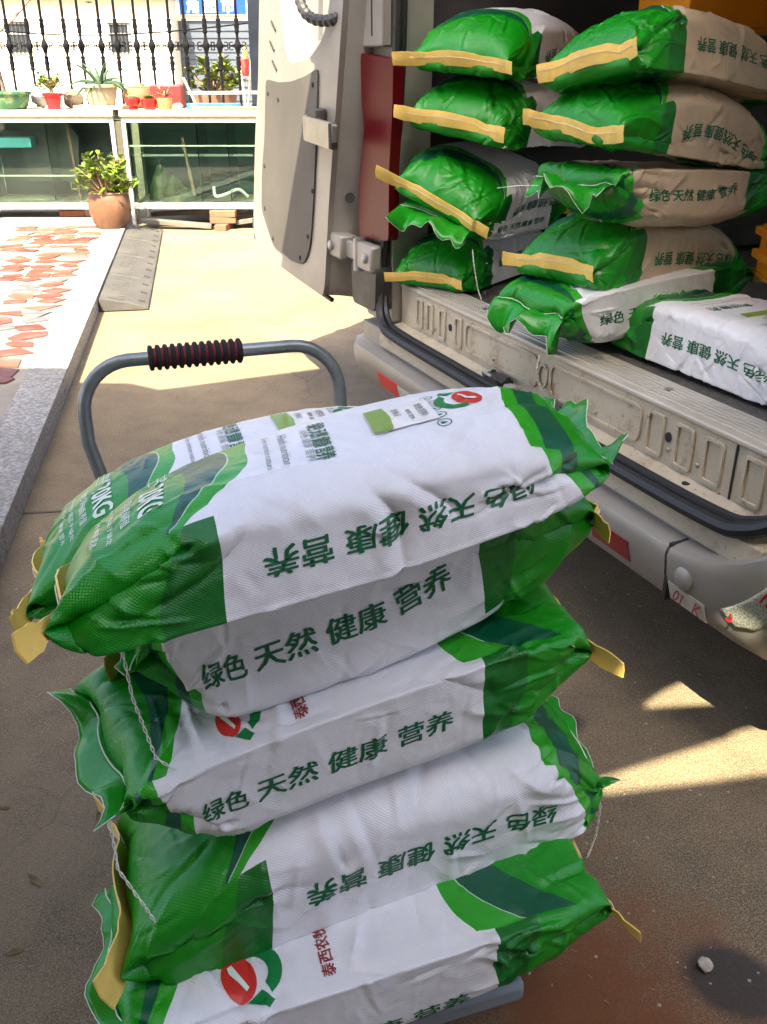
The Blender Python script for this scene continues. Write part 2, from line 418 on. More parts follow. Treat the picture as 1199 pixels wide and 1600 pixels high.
class Sack:
    """one sack: cloth grid G (rows along the length, columns round the tube) in the sack's own space"""
    def __init__(s, name_label, group, G, loc, rot, material, cat='feed sack'):
        s.root = thing('feed_sack', name_label, cat, loc, rot, group); s.G = G
        nv, nu = G.shape[:2]; s.nv, s.nu = nv, nu
        tu = np.roll(G, -1, 1)-np.roll(G, 1, 1); tv = np.empty_like(G); tv[1:-1] = G[2:]-G[:-2]; tv[0] = G[1]-G[0]; tv[-1] = G[-1]-G[-2]
        n = np.cross(tv, tu); s.sgn = -1.0 if s.flipped() else 1.0
        s.N = n/(np.linalg.norm(n, axis=-1, keepdims=True)+1e-9)
        idx = np.arange(nv*nu).reshape(nv, nu); a = idx[:-1]; b = idx[1:]
        F = np.stack([a, np.roll(a, -1, 1), np.roll(b, -1, 1), b], -1).reshape(-1, 4)[:, ::-1]
        me = bpy.data.meshes.new('sack_cloth'); me.vertices.add(nv*nu); me.vertices.foreach_set('co', G.reshape(-1).astype(np.float32))
        nf = len(F); me.loops.add(4*nf); me.loops.foreach_set('vertex_index', F.reshape(-1).astype(np.int32))
        me.polygons.add(nf); me.polygons.foreach_set('loop_start', np.arange(0, 4*nf, 4, dtype=np.int32)); me.polygons.foreach_set('loop_total', np.full(nf, 4, np.int32))
        me.update(calc_edges=True)
        # UV layers, per corner because the print jumps at the gusset edges
        cj = np.tile(np.arange(nu), nv-1); ci = np.repeat(np.arange(nv-1), nu); k = nu//(2*(NW+NG))
        du = np.stack([ci, ci, ci+1, ci+1], -1)[:, ::-1]/(nv-1.0); dj = np.stack([cj, cj+1, cj+1, cj], -1)[:, ::-1].astype(float)
        e = np.array([0, NW*k, (NW+NG)*k, (2*NW+NG)*k, nu]); pan = np.searchsorted(e, cj, side='right')-1
        tpar = (dj-e[pan][:, None])/(e[pan+1]-e[pan])[:, None].astype(float)
        tpar = np.where((pan == 3)[:, None], 1-tpar, tpar)      # side print: 0 at the front edge
        L1 = me.uv_layers.new(name='design'); L1.data.foreach_set('uv', np.stack([du, tpar], -1).reshape(-1).astype(np.float32))
        L2 = me.uv_layers.new(name='panel'); L2.data.foreach_set('uv', np.stack([np.repeat((pan % 2)[:, None], 4, 1).astype(float), du*0], -1).reshape(-1).astype(np.float32))
        L3 = me.uv_layers.new(name='metres'); L3.data.foreach_set('uv', np.stack([du*SL, dj*PER/nu], -1).reshape(-1).astype(np.float32))
        me.shade_smooth(); me.materials.append(material)
        s.cloth = bpy.data.objects.new('sack_cloth', me); COL.objects.link(s.cloth); s.cloth.parent = s.root
    def flipped(s): return False
    def at(s, u, p, off=0.0):
        """surface points for u metres from the bottom end, p metres round the tube"""
        u = np.atleast_1d(u).astype(float); p = np.atleast_1d(p).astype(float)
        fi = np.clip(u/SL*(s.nv-1), 0, s.nv-1.001); fj = (p/PER*s.nu) % s.nu
        i = fi.astype(int); j = fj.astype(int) % s.nu; a = (fi-i)[:, None]; b = (fj-fj.astype(int))[:, None]; j1 = (j+1) % s.nu
        G, N = s.G, s.N
        P = G[i, j]*(1-a)*(1-b)+G[i+1, j]*a*(1-b)+G[i, j1]*(1-a)*b+G[i+1, j1]*a*b
        n = N[i, j]*(1-a)*(1-b)+N[i+1, j]*a*(1-b)+N[i, j1]*(1-a)*b+N[i+1, j1]*a*b
        n /= np.linalg.norm(n, axis=-1, keepdims=True)+1e-9
        return P+n*off
    def decal(s, name, V, F, u0, p0, scale, material, right=(0, -1), up=(1, 0), off=0.0016, parent=None):
        if not len(F): return None
        if s.nv > 200 and off < 0.0017: off = 0.0008
        V, F = subdivide2d(V*np.array([scale, scale, 1]), F, 0.0055)
        u = u0+V[:, 0]*right[0]+V[:, 1]*up[0]; p = p0+V[:, 0]*right[1]+V[:, 1]*up[1]
        mb = MB(); mb.add(s.at(u, p, off+V[:, 2:3]), F)
        me = bpy.data.meshes.new(name); me.from_pydata(mb.v, [], mb.f); me.materials.append(material); me.shade_smooth()
        o = bpy.data.objects.new(name, me); COL.objects.link(o); o.parent = parent or s.root; return o
    def side_text(s, gusset=3, u0=0.395, width=0.335, material=None, shift=0.0, tall=1.0):
        V, F = text2d('绿色 天然 健康 营养', 0.018); sc_ = width/np.ptp(V[:, 0])
        p0 = (2*SW+(1.5+shift)*SG) if gusset == 3 else SW+0.5*SG
        d = -1 if gusset == 3 else 1
        return s.decal('lettering', V*np.array([1, tall, 1]), F, u0, p0, sc_, material or M_INK, (-1, 0), (0, d))
    def logo(s, face=0, u0=0.50, t=0.5, size=0.028, brand=True):
        """red seed with a white stroke between two green leaves, the name under it"""
        p0 = (SW*t) if face == 0 else SW+SG+SW*t
        seed = [(math.cos(a)*1.0, math.sin(a)*0.62+0.12*math.cos(a)) for a in np.linspace(0, 2*math.pi, 28, endpoint=False)]
        stroke = [(-0.62, -0.22), (-0.5, -0.34), (0.62, 0.20), (0.55, 0.36), (0.3, 0.33)]
        leaf = [(1.15*math.cos(a), -0.25+1.05*math.sin(a)) for a in np.linspace(-2.6, 0.35, 16)]+[(0.72*math.cos(a), -0.10+0.72*math.sin(a)) for a in np.linspace(0.2, -2.3, 14)]
        leaf = [(x, y-0.28) for x, y in leaf]
        twig = [(-1.05, -0.2), (-0.75, -0.75), (-1.25, -1.15), (-1.65, -0.9), (-1.35, -0.55)]
        o = s.decal('logo', *poly2d(seed), u0, p0, size, M_INKR)
        s.decal('logo_stroke', *poly2d(stroke), u0, p0, size, M_INKW, off=0.0020, parent=o)
        s.decal('logo_leaf', *poly2d(leaf, twig), u0, p0, size, M_INKLEAF, parent=o)
        if brand:
            V, F = text2d('泰西农牧', 0.02); s.decal('lettering', V, F, u0-size*3.1, p0, 0.019, M_INKDR)
        return o
    def face_print(s):
        """what is printed on the front: weight, small print, slogans, three round badges and a paper label"""
        c = SW*0.40
        V, F = text_block([('净含量', -0.036, 0.006, 0.013, 0.030), ('20KG', 0.020, 0.0, 0.036, 0.066)], 0.03)
        s.decal('lettering', V, F, 0.137, SW*0.36, 1.0, M_INKW)
        V, F = text_block([('绿色饲料 健康养殖', 0, 0.018, 0.011, 0.085), ('请存放于阴凉干燥处', 0, 0.0, 0.008, 0.115), ('绿色 天然 健康 营养', 0, -0.014, 0.007, 0.10)])
        s.decal('lettering', V, F, 0.092, SW*0.34, 1.0, M_INKW)
        ring = [[(x0, y0), (x1, y0), (x1, y1), (x0, y1)] for x0, x1, y0, y1 in ((-.035,.035,-.009,-.008),(-.035,.035,.008,.009),(-.035,-.034,-.008,.008),(.034,.035,-.008,.008),(-.012,-.011,-.008,.008),(.011,.012,-.008,.008),(-.034,.034,-.0005,.0005))]
        s.decal('print_frame', *poly2d(*ring), 0.137, SW*0.62, 1.0, M_INKW)
        V, F = text_block([('绿色 天然 健康 营养', 0, 0.0, 0.022, 0.125)], 0.03); s.decal('lettering', V, F, 0.312, c, 1.0, M_INK)
        V, F = text_block([('Health nutrition', 0.0, 0.0, 0.017, 0.115), ('Green nutrition natural', 0, -0.018, 0.009, 0.125), ('绿色 健康 营养', 0.01, 0.024, 0.012, 0.10)]); s.decal('lettering', V, F, 0.272, c, 1.0, M_INKG)
        ol = []
        for k in range(5):
            x_ = 0.024*(k-2); q = [(x_+math.cos(a)*0.0095, math.sin(a)*0.0095) for a in np.linspace(0, 2*math.pi, 17)]
            q2 = [(x_+math.cos(a)*0.0082, math.sin(a)*0.0082) for a in np.linspace(2*math.pi, 0, 17)]
            for i in range(16): ol.append([q[i], q[i+1], q2[15-i], q2[16-i]])
            ol.append([(x_-0.003, -0.004), (x_+0.004, -0.003), (x_+0.001, 0.005)])
        s.decal('print_badges', *poly2d(*ol), 0.452, c, 1.0, M_INK)
        lab = s.decal('paper_label', *poly2d([(-0.042, -0.038), (0.042, -0.038), (0.042, 0.045), (-0.042, 0.045)]), 0.405, SW*0.42, 1.0, M_LABEL, off=0.002)
        s.decal('label_print', *poly2d([(-0.041, -0.037), (0.041, -0.037), (0.041, -0.014), (0.0, -0.010), (-0.041, -0.014)]), 0.405, SW*0.42, 1.0, M_LIME, off=0.003, parent=lab)
        V, F = text_block([('绿色饲料', 0.0, 0.030, 0.011, 0.05), ('健康 营养', 0.008, 0.014, 0.008, 0.04), ('合格证', -0.01, 0.0, 0.009, 0.03)]); s.decal('lettering', V, F, 0.405, SW*0.42, 1.0, M_BLACK, off=0.003, parent=lab)
    def end_line(s, end):
        """the sewn end seam as a polyline of the cloth's own points, and the outward direction"""
        r = 0 if end == 'bottom' else -1; k = s.nu//(2*(NW+NG))
        line = s.G[r, 0:NW*k+1]; inner = s.G[4*k if r == 0 else -4*k-1, 0:NW*k+1]; back = s.G[4*k if r == 0 else -4*k-1]
        mid = 0.5*(inner+back[(np.arange(NW*k+1, 0, -1)-1)+(NW+NG)*k])
        d = (line-mid).mean(0); d /= np.linalg.norm(d)
        return line[::k], d
    def tape(s, ear0=0.03, ear1=0.03, width=0.040, body=1.0, vee=0.0, drop=0.0, curl0=0.0, curl1=0.0, seed=0, material=None, lift=0.004):
        """folded paper tape sewn over the bottom end seam"""
        rng = np.random.default_rng(seed+11); line, d = s.end_line('bottom'); n = len(line)
        t0 = line[3]-line[0]; t0 /= np.linalg.norm(t0); t1 = line[-1]-line[-4]; t1 /= np.linalg.norm(t1)
        zz = np.array([0, 0, 1.0]); upv = zz-d*(zz@d); upv /= np.linalg.norm(upv)
        pts = [line[0]-t0*ear0*f+upv*(curl0*f*f)+d*0.004*f for f in (1, .75, .5, .25)]+list(line)+[line[-1]+t1*ear1*f+upv*(curl1*f*f) for f in (.25, .5, .75, 1)]
        pts = np.array(pts); m = len(pts); pts = pts-upv[None]*(vee*np.clip(1-np.abs(2*np.linspace(0, 1, m)-0.8), 0, 1))[:, None]
        wob = np.convolve(rng.normal(0, 1, m+8), np.ones(9)/9, 'valid')*0.014+np.convolve(rng.normal(0, 1, m+2), np.ones(3)/3, 'valid')*0.005
        hw = np.full(m, body); hw[:4] = 1.0; hw[-4:] = 1.0; hw = (hw*width/2)[:, None]
        A = pts+d*(lift+0.004)+upv[None]*(hw-drop)+upv[None]*(wob*0.25)[:, None]+d*(wob*0.3)[:, None]
        C = pts+d*(lift+0.006)+upv[None]*(-drop)+d*(wob*0.3)[:, None]
        B = pts+d*(lift+0.002)-upv[None]*(hw+drop)-upv[None]*(wob*0.25)[:, None]
        off = d*0.0022; vs = np.concatenate([A, C, B, A-off, C-off, B-off]); fs = []
        for i in range(m-1):
            for r_, q in ((0, 1), (1, 2)):
                fs.append((r_*m+i, r_*m+i+1, q*m+i+1, q*m+i)); fs.append(((r_+3)*m+i+1, (r_+3)*m+i, (q+3)*m+i, (q+3)*m+i+1))
            fs.append((i+1, i, 3*m+i, 3*m+i+1)); fs.append((2*m+i, 2*m+i+1, 5*m+i+1, 5*m+i))
        for i in (0, m-1): fs += [(i, m+i, 4*m+i, 3*m+i), (m+i, 2*m+i, 5*m+i, 4*m+i)]
        mb = MB(); mb.add(vs, fs); o = mb.build('end_tape', material or M_TAPE, s.root, smooth=True)
        st = MB(); q_ = C[4:-4]+d*0.0008+upv*(width*0.12); st.tube(q_, 0.0007, 4); st.build('stitching', M_THREAD, o, smooth=True); return o
    def hem(s, length=0.06, wave=0.018, seed=0, rise=0.0, flare=0.0, freq=None):
        """the loose ruffled hem beyond the top end seam"""
        rng = np.random.default_rng(seed+5); line, d = s.end_line('top'); n = len(line); rows = 6
        zz = np.array([0, 0, 1.0]); ph = rng.uniform(0, 6, 4); x = np.linspace(0, 1, n); fr = freq or rng.uniform(1.1, 1.9)
        wz = wave*(np.sin(x*fr*6.28+ph[0])+0.5*np.sin(x*fr*2.7*6.28+ph[1])+0.10*np.sin(x*fr*5.1*6.28+ph[2])); lw = (0.9+0.16*np.sin(x*9+ph[2])+0.07*np.sin(x*31+ph[3]))*np.clip(np.minimum(x, 1-x)/0.06+0.55, 0, 1)
        side = line[-1]-line[0]; side /= np.linalg.norm(side)
        vs = []
        for r_ in range(rows):
            f = r_/(rows-1)
            P = line+d*(length*f*lw)[:, None]+zz*(wz*f**0.8+rise*f*f)[:, None]+side*((x-0.5)*flare*f)[:, None]+d*(0.3*wz*f*f)[:, None]
            vs.append(P)
        vs = np.concatenate(vs); fs = [(r_*n+i, r_*n+i+1, (r_+1)*n+i+1, (r_+1)*n+i) for r_ in range(rows-1) for i in range(n-1)]
        mb = MB(); mb.add(vs, fs); o = mb.build('hem', M_FLAP, s.root, smooth=True)
        sol = o.modifiers.new('thickness', 'SOLIDIFY'); sol.thickness = 0.0012
        e = MB(); e.tube(vs[-n:], 0.0007, 5); e.build('hem_edge', M_THREAD, o, smooth=True)
        st = MB(); st.tube(line+d*0.006+zz*0.003, 0.0010, 5); st.build('stitching', M_THREAD, s.root, smooth=True)
        return o
    def loose_thread(s, pts, r=0.0015):
        """chain stitched thread pulled out of the hem, hanging free (points in the sack's own space)"""
        P = []; 
        for i in range(len(pts)-1):
            a = Vector(pts[i]); b = Vector(pts[i+1]); k = max(2, int((b-a).length/0.006))
            for j in range(k): P.append(a.lerp(b, j/k))
        P.append(Vector(pts[-1])); mb = MB()
        for sg in (0, math.pi):
            mb.tube([p+Vector((math.sin(i*1.5+sg)*r*1.1, math.cos(i*1.5+sg)*r*1.1, 0)) for i, p in enumerate(P)], r*0.55, 5)
        return mb.build('loose_thread', M_THREAD, s.root, smooth=True)

_sims = {}
def cloth(seed, top, wseed, flip=False, amp=1.0, bend=None, fine=False, lines=(), **kw):
    key = (seed, top, tuple(sorted(kw.items())))
    if key not in _sims: _sims[key] = catmull(catmull(simulate(seed, top, **kw), 0, False), 1, True)
    X = _sims[key].copy()
    if fine: X = catmull(catmull(X, 0, False), 1, True)
    X = wrinkle(X, wseed, amp=amp, lines=lines, fine=fine)
    X[:, :, 2] -= X[:, :, 2].min()
    if flip:
        h = X[:, :, 2].max(); X[:, :, 0] *= -1; X[:, :, 2] = h-X[:, :, 2]
    if bend is not None: X = bend(X)
    return X
def quad_bend(kx=0.0, ky=0.0, tw=0.0, yx=0.0, sh=0.0, tuck=0.0, twl=0.0, sx=1.0, sy=1.0, sz=1.0):
    def f(X):
        x, y, z = X[..., 0]*sx, X[..., 1]*sy, X[..., 2]*sz
        if tuck:
            x = x+tuck*np.clip((-x-0.14)/0.19, 0, 1)**1.3*np.clip(0.55-y/0.26, 0, 1)
        return np.stack([x+sh*(y+SW/2), y+yx*x*x, z-kx*x*x-ky*y*y+tw*x*y+twl*np.minimum(x, 0)*y], -1)
    return f
# ------------------------------------------------------------------ the yard: ground, pavement, kerb
def ground_material():
    t = NT('worn yard concrete'); g = t.n('NewGeometry').outputs['Position']
    n1 = t.noise(1.3, 8, g, 0.66); n2 = t.noise(7, 6, g, 0.65); n3 = t.noise(110, 3, g, 0.6)
    c = t.ramp(n1, [(0.30, (0.105, 0.072, 0.034)), (0.5, (0.172, 0.122, 0.062)), (0.72, (0.255, 0.188, 0.102))])
    c = t.mix(t.math('MULTIPLY', t.ramp(n2, [(0.45, (0,0,0)), (0.75, (1,1,1))]), 0.5), c, (0.055, 0.040, 0.026))
    crk = t.ramp(t.vor(1.1, t.mix(0.12, g, t.noise(2.5, 5, g, 0.6, out=1)), 'DISTANCE_TO_EDGE'), [(0.0, (1,1,1)), (0.006, (0,0,0))])
    c = t.mix(t.math('MULTIPLY', crk, t.ramp(t.noise(0.8, 2, g), [(0.5, (0,0,0)), (0.6, (0.8,0.8,0.8))])), c, (0.03, 0.022, 0.015))
    c = t.mix(t.ramp(n3, [(0.52, (0,0,0)), (0.66, (1,1,1))]), c, t.mix(0.40, c, (0.30, 0.25, 0.18)))
    n4 = t.noise(330, 2, g, 0.6); c = t.mix(t.ramp(n4, [(0.50, (0,0,0)), (0.62, (1,1,1))]), c, t.mix(0.5, c, (0.40, 0.34, 0.25))); c = t.mix(t.ramp(n4, [(0.36, (1,1,1)), (0.46, (0,0,0))]), c, t.mix(0.6, c, (0.035, 0.026, 0.017)))
    c = t.mix(t.ramp(t.noise(170, 2, g), [(0.60, (0,0,0)), (0.70, (1,1,1))]), c, t.mix(0.55, c, (0.07, 0.055, 0.045)))
    # stains with a shape of their own: rust by the trolley, a wet patch, an oil spot; then a pale patch painting soft light into the left ground
    def blob(cx, cy, rx, ry, ang, soft, wob):
        m = t.n('Mapping'); m.vector_type = 'TEXTURE'; m.inputs['Location'].default_value = (cx, cy, 0); m.inputs['Rotation'].default_value = (0, 0, ang); m.inputs['Scale'].default_value = (rx, ry, 1)
        t.l(g, m.inputs['Vector']); l = t.n('VectorMath', operation='LENGTH'); t.l(m.outputs[0], l.inputs[0])
        d = t.math('ADD', l.outputs['Value'], t.math('MULTIPLY', t.math('SUBTRACT', t.noise(7, 8, g, 0.72), 0.5), wob*1.7))
        return t.ramp(d, [(1-soft, (1,1,1)), (1.0, (0,0,0))])
    c = t.mix(t.math('MULTIPLY', blob(0.36, 1.02, 0.36, 0.40, 0.4, 0.8, 1.0), 0.85), c, (0.165, 0.050, 0.012))
    c = t.mix(t.math('MULTIPLY', blob(0.60, 1.08, 0.10, 0.20, 0.2, 0.55, 0.3), 0.0), c, (0.03, 0.028, 0.026))
    c = t.mix(t.math('MULTIPLY', blob(0.600, 1.085, 0.100, 0.082, -0.5, 0.30, 0.35), 0.86), c, (0.035, 0.032, 0.03))
    c = t.mix(t.math('MULTIPLY', blob(0.43, 1.78, 0.07, 0.05, 0.2, 0.5, 0.4), 0.85), c, (0.03, 0.027, 0.025))
    c = t.mix(t.math('MULTIPLY', blob(-0.72, 1.35, 0.30, 0.55, 0.3, 0.8, 1.0), 0.40), c, (0.25, 0.19, 0.115))  # soft light at the left, put into the concrete colour as pale tan
    b0 = t.bump(n4, 0.5, 0.002); b1 = t.bump(n3, 0.5, 0.005, b0); t.bump(t.noise(26, 6, g, 0.75), 0.6, 0.014, b1)
    return t.done(c, t.math('ADD', 0.72, t.math('MULTIPLY', n2, 0.2)), 0, 0.35)
gm = MB(); xs = [-60, -12, -4, 4, 12, 60]
gm.box(-70, 70, -40, 120, -0.5, 0.0)
tag(gm.build('ground', ground_material()), kind='structure')
# expansion joints and cracks: real shallow strips of dirt
jm = MB()
for a, b in (((-1.30, 2.92), (-0.20, 3.06)), ((-0.2, 3.06), (0.4, 3.12))):
    jm.bar((a[0], a[1], 0.0), (b[0], b[1], 0.0), 0.012, 0.006)
jm.bar((-1.55, 0.62, 0.0), (-0.2, 0.50, 0.0), 0.010, 0.006)
tag(jm.build('ground_joint', mat('dirt in the joint', (0.10, 0.08, 0.06), 0.9)), kind='structure')

def granite():
    t = NT('speckled granite kerb'); o = t.coord(); v = t.vor(95, o, out='Color')
    sx = t.n('SeparateXYZ'); t.l(v, sx.inputs[0])
    c = t.ramp(sx.outputs[0], [(0.0, (0.13, 0.13, 0.13)), (0.22, (0.17, 0.16, 0.15)), (0.6, (0.23, 0.22, 0.20)), (1.0, (0.34, 0.32, 0.29))])
    c = t.mix(t.math('MULTIPLY', t.ramp(t.noise(2.5, 7, o, 0.7), [(0.42, (0,0,0)), (0.75, (1,1,1))]), 0.5), c, (0.17, 0.135, 0.10))
    t.bump(t.noise(120, 2, o), 0.2, 0.002); return t.done(c, 0.65)
M_GRAN = granite()
PZ = 0.10                                     # height of the pavement
def kerb_x(y): return -1.181-0.185*(y-2.485)  # outer edge of the kerb
def pave_x(y): return kerb_x(y)-0.185
pav = thing('pavement', None, None); pav['kind'] = 'structure'
def mortar():
    t = NT('pale mortar bed'); o = t.coord(); c = t.ramp(t.noise(5, 7, o, 0.65), [(0.3, (0.19, 0.165, 0.135)), (0.65, (0.26, 0.23, 0.19))])
    c = t.mix(t.ramp(t.noise(45, 3, o), [(0.55, (0,0,0)), (0.72, (1,1,1))]), c, (0.22, 0.185, 0.14)); t.bump(t.noise(30, 4, o), 0.4, 0.006); return t.done(c, 0.85)
bed = MB(); ol = [(pave_x(0.3), 0.3), (pave_x(9.6), 9.6), (-14, 9.6), (-14, 0.3)]
bed.prism(ol, 0.0, PZ-0.004, axis='z'); bed.build('paving_bed', mortar(), pav)
y0 = 0.3
for k, y1 in enumerate((1.35, 2.62, 4.15, 5.65, 7.15, 9.0)):
    g_ = 0.005; mb = MB()
    mb.prism([(kerb_x(y0+g_), y0+g_), (kerb_x(y1-g_), y1-g_), (pave_x(y1-g_), y1-g_), (pave_x(y0+g_), y0+g_)], 0.0, PZ, axis='z')
    mb.build('kerb_stone', M_GRAN, pav, bevel=0.008); y0 = y1
# crazy paving: broken red, grey and cream tiles bedded in the mortar, each its own piece
def tile_mat(name, c): return mat(name, c, 0.45, 0, 0.22, 7, 0.15, 60, dirt=tuple(0.7*x+0.06 for x in c))
TM = [tile_mat('red clay tile', (0.150, 0.045, 0.028)), tile_mat('orange clay tile', (0.185, 0.070, 0.042)), tile_mat('slate grey tile', (0.10, 0.10, 0.10)), tile_mat('cream tile', (0.34, 0.29, 0.22)), tile_mat('brown tile', (0.11, 0.028, 0.016))]
trn = random.Random(21); shapes = []
for k in range(14):
    n = trn.choice((4, 4, 4, 5, 3)); a0 = trn.uniform(0, 6.28)
    ol = [(math.cos(a0+6.283*i/n+trn.uniform(-.16, .16))*trn.uniform(0.72, 1.0), math.sin(a0+6.283*i/n+trn.uniform(-.16, .16))*trn.uniform(0.62, 1.0)) for i in range(n)]
    shapes.append(ol)
meshes = {}
cell_x, cell_y, count = 0.178, 0.160, 0
for iy in range(34):
    for ix in range(16):
        y = 3.30+iy*cell_y+trn.uniform(-.03, .03); x = pave_x(y)-0.12-ix*cell_x+trn.uniform(-.03, .03)
        if x < -0.335*y-0.45 or y > 9.0 or count >= 296: continue
        if trn.random() < 0.06: continue
        k = trn.randrange(len(shapes)); mi = trn.choices(range(5), (50, 24, 8, 6, 12))[0]
        if (k, mi) not in meshes:
            mb = MB(); mb.prism([(a*0.118, b*0.112) for a, b in shapes[k]], 0.0, 0.012, axis='z'); o = mb.build('tile', TM[mi], pav); meshes[(k, mi)] = o.data
        else:
            o = bpy.data.objects.new('tile', meshes[(k, mi)]); COL.objects.link(o); o.parent = pav
        s_ = trn.uniform(0.72, 1.12); o.location = (x, y, PZ-0.009+trn.uniform(0, .003)); o.rotation_euler = (0, 0, trn.choice((0, 3.14))+trn.gauss(-0.1, 0.45)); o.scale = (s_*1.15, s_*0.85, 1); count += 1

# moulded kerb ramps: four sections laid end to end against the kerb
M_RUB = mat('weathered grey rubber', (0.052, 0.048, 0.043), 0.75, 0, 0.15, 9, 0.5, 90, dirt=(0.08, 0.07, 0.058)); M_DARK = mat('dark hollow', (0.02, 0.02, 0.02), 0.9)
ramp_names = ('nearest grey rubber kerb ramp section, its sloped end showing', 'second grey rubber kerb ramp section from the yard end', 'third grey rubber kerb ramp section, next to the one by the plant pot', 'farthest grey rubber kerb ramp section, beside the brown plant pot')
ang = math.atan2(0.185, 1.0)
for k in range(4):
    yk = 5.84+k*0.76
    t_ = thing('kerb_ramp', ramp_names[k], 'kerb ramp', (kerb_x(yk)+0.008, yk, 0.0), (0, 0, ang), 'rubber kerb ramps along the kerb')
    L_ = 0.75; mb = MB(); prof = [(0.0, 0.004), (0.30, 0.004), (0.30, 0.018), (0.16, 0.060), (0.03, 0.086), (0.0, 0.086)]
    mb.prism(prof, 0.0, L_, axis='y'); mb.build('ramp_body', M_RUB, t_, bevel=0.005)
    for q in range(3):
        sl_ = MB(); yy = 0.13+q*0.25; zz = 0.022+(0.30-0.262)*(0.063/0.14)
        sl_.bar((0.235, yy, 0.0385), (0.275, yy, 0.0265), 0.034, 0.005, up=(0.287, 0, 0.958)); sl_.build('slot', M_DARK, t_)
    for q in range(9):
        yy = 0.05+q*0.082
        rb = MB(); rb.bar((0.055, yy, 0.0805), (0.155, yy, 0.0620), 0.012, 0.006, up=(0.182, 0, 0.983)); rb.build('tread_rib', M_RUB, t_)

# ------------------------------------------------------------------ loose bits on the ground
def stone(name, lab, loc, r, col, cat='stone', sq=0.7):
    bm = bmesh.new(); bmesh.ops.create_icosphere(bm, subdivisions=2, radius=r); q = random.Random(sum(map(ord, lab)))
    for v in bm.verts: v.co = Vector((v.co.x*q.uniform(.8, 1.2), v.co.y*q.uniform(.8, 1.2), v.co.z*sq*q.uniform(.75, 1.15)))
    zmin = min(v.co.z for v in bm.verts)
    for v in bm.verts: v.co.z -= zmin
    me = bpy.data.meshes.new(name); bm.to_mesh(me); bm.free(); me.materials.append(mat(name+' surface', col, 0.85, 0, 0.3, 30, 0.4, 80))
    o = bpy.data.objects.new(name, me); COL.objects.link(o); o.location = loc; return tag(o, lab, cat)
stone('stone', 'small pale stone lying in the dark wet patch', (0.560, 1.110, 0), 0.0135, (0.42, 0.38, 0.32))
gr = MB(); q = random.Random(5)
for k in range(900):
    x = q.uniform(-1.3, 1.2); y = q.uniform(0.35, 3.2); r = q.choice((0.0010, 0.0014, 0.0018, 0.0026, 0.0036))
    gr.add([(x-r, y, 0), (x+r*.3, y-r, 0), (x+r, y+r*.4, 0), (x-.2*r, y+r, 0), (x, y, r*1.1)], [(0, 1, 4), (1, 2, 4), (2, 3, 4), (3, 0, 4)])
tag(gr.build('grit', mat('pale grit', (0.40, 0.36, 0.30), 0.9)), 'loose grit and crumbs scattered over the concrete', 'grit', kind='stuff')
sw_ = MB(); q = random.Random(31)
for k in range(120):
    x = q.choice((q.uniform(-1.1, -0.35), q.uniform(0.15, 0.95))); y = q.uniform(0.5, 2.4); a = q.uniform(0, 6.28); l = q.uniform(0.004, 0.013)
    sw_.bar((x, y, 0.0014), (x+math.cos(a)*l, y+math.sin(a)*l, 0.0022), 0.0009, 0.0009)
tag(sw_.build('chaff', mat('pale straw', (0.28, 0.22, 0.12), 0.8, 0, 0.3, 60)), 'bits of pale chaff and straw strewn on the concrete', 'chaff', kind='stuff')
lf = MB(); q = random.Random(9)
for k in range(26):
    x = q.uniform(-0.95, -0.45); y = q.uniform(0.55, 1.5); a = q.uniform(0, 6.28); l = q.uniform(0.012, 0.03); w_ = l*0.3
    c_, s_ = math.cos(a), math.sin(a)
    lf.add([(x, y, 0.002), (x+c_*l-s_*w_, y+s_*l+c_*w_, 0.005), (x+c_*2*l, y+s_*2*l, 0.002), (x+c_*l+s_*w_, y+s_*l-c_*w_, 0.003)], [(0, 1, 2), (0, 2, 3)])
tag(lf.build('leaf_litter', mat('dry leaf scraps', (0.13, 0.10, 0.035), 0.8, 0, 0.4, 40)), 'scraps of dry leaf left of the trolley', 'litter', kind='stuff')
# ------------------------------------------------------------------ the van, built in its own space: x along the rear sill (towards the near corner), y into the van, z up
VAN = thing('van', 'silver cargo van with its rear door open, loaded with green and white sacks', 'van', (0.091, 3.281, 0), (0, 0, math.atan2(-0.9136, 0.4067)))
def silver():
    t = NT('silver van paint'); o = t.coord()
    c = t.ramp(t.noise(3, 6, o, 0.65), [(0.3, (0.280, 0.262, 0.232)), (0.7, (0.365, 0.345, 0.310))])
    c = t.mix(t.math('MULTIPLY', t.ramp(t.noise(11, 8, o, 0.75), [(0.50, (0,0,0)), (0.72, (1,1,1))]), 0.4), c, (0.30, 0.25, 0.18))
    t.bump(t.noise(60, 3, o), 0.05, 0.002); t.b.inputs['Coat Weight'].default_value = 0.08; t.b.inputs['Coat Roughness'].default_value = 0.2
    return t.done(c, t.math('ADD', 0.30, t.math('MULTIPLY', t.noise(8, 5, o), 0.22)), 0.38, 0.4)
def dirty_silver():
    t = NT('scuffed sill paint'); o = t.coord()
    c = t.ramp(t.noise(4, 6, o, 0.65), [(0.3, (0.44, 0.385, 0.285)), (0.7, (0.56, 0.50, 0.385))])
    c = t.mix(t.ramp(t.noise(9, 9, o, 0.78), [(0.53, (0,0,0)), (0.68, (1,1,1))]), c, (0.24, 0.16, 0.09))
    c = t.mix(t.ramp(t.noise(60, 5, o, 0.7), [(0.60, (0,0,0)), (0.72, (1,1,1))]), c, (0.13, 0.09, 0.06))
    return t.done(c, 0.42, 0.1)
M_SILV = silver(); M_SILL = dirty_silver()
M_RUBB = mat('black rubber seal', (0.016, 0.016, 0.017), 0.5, 0, 0.2, 20); M_BPLA = mat('black plastic', (0.025, 0.025, 0.027), 0.45, 0, 0.2, 15, dirt=(0.07, 0.065, 0.06))
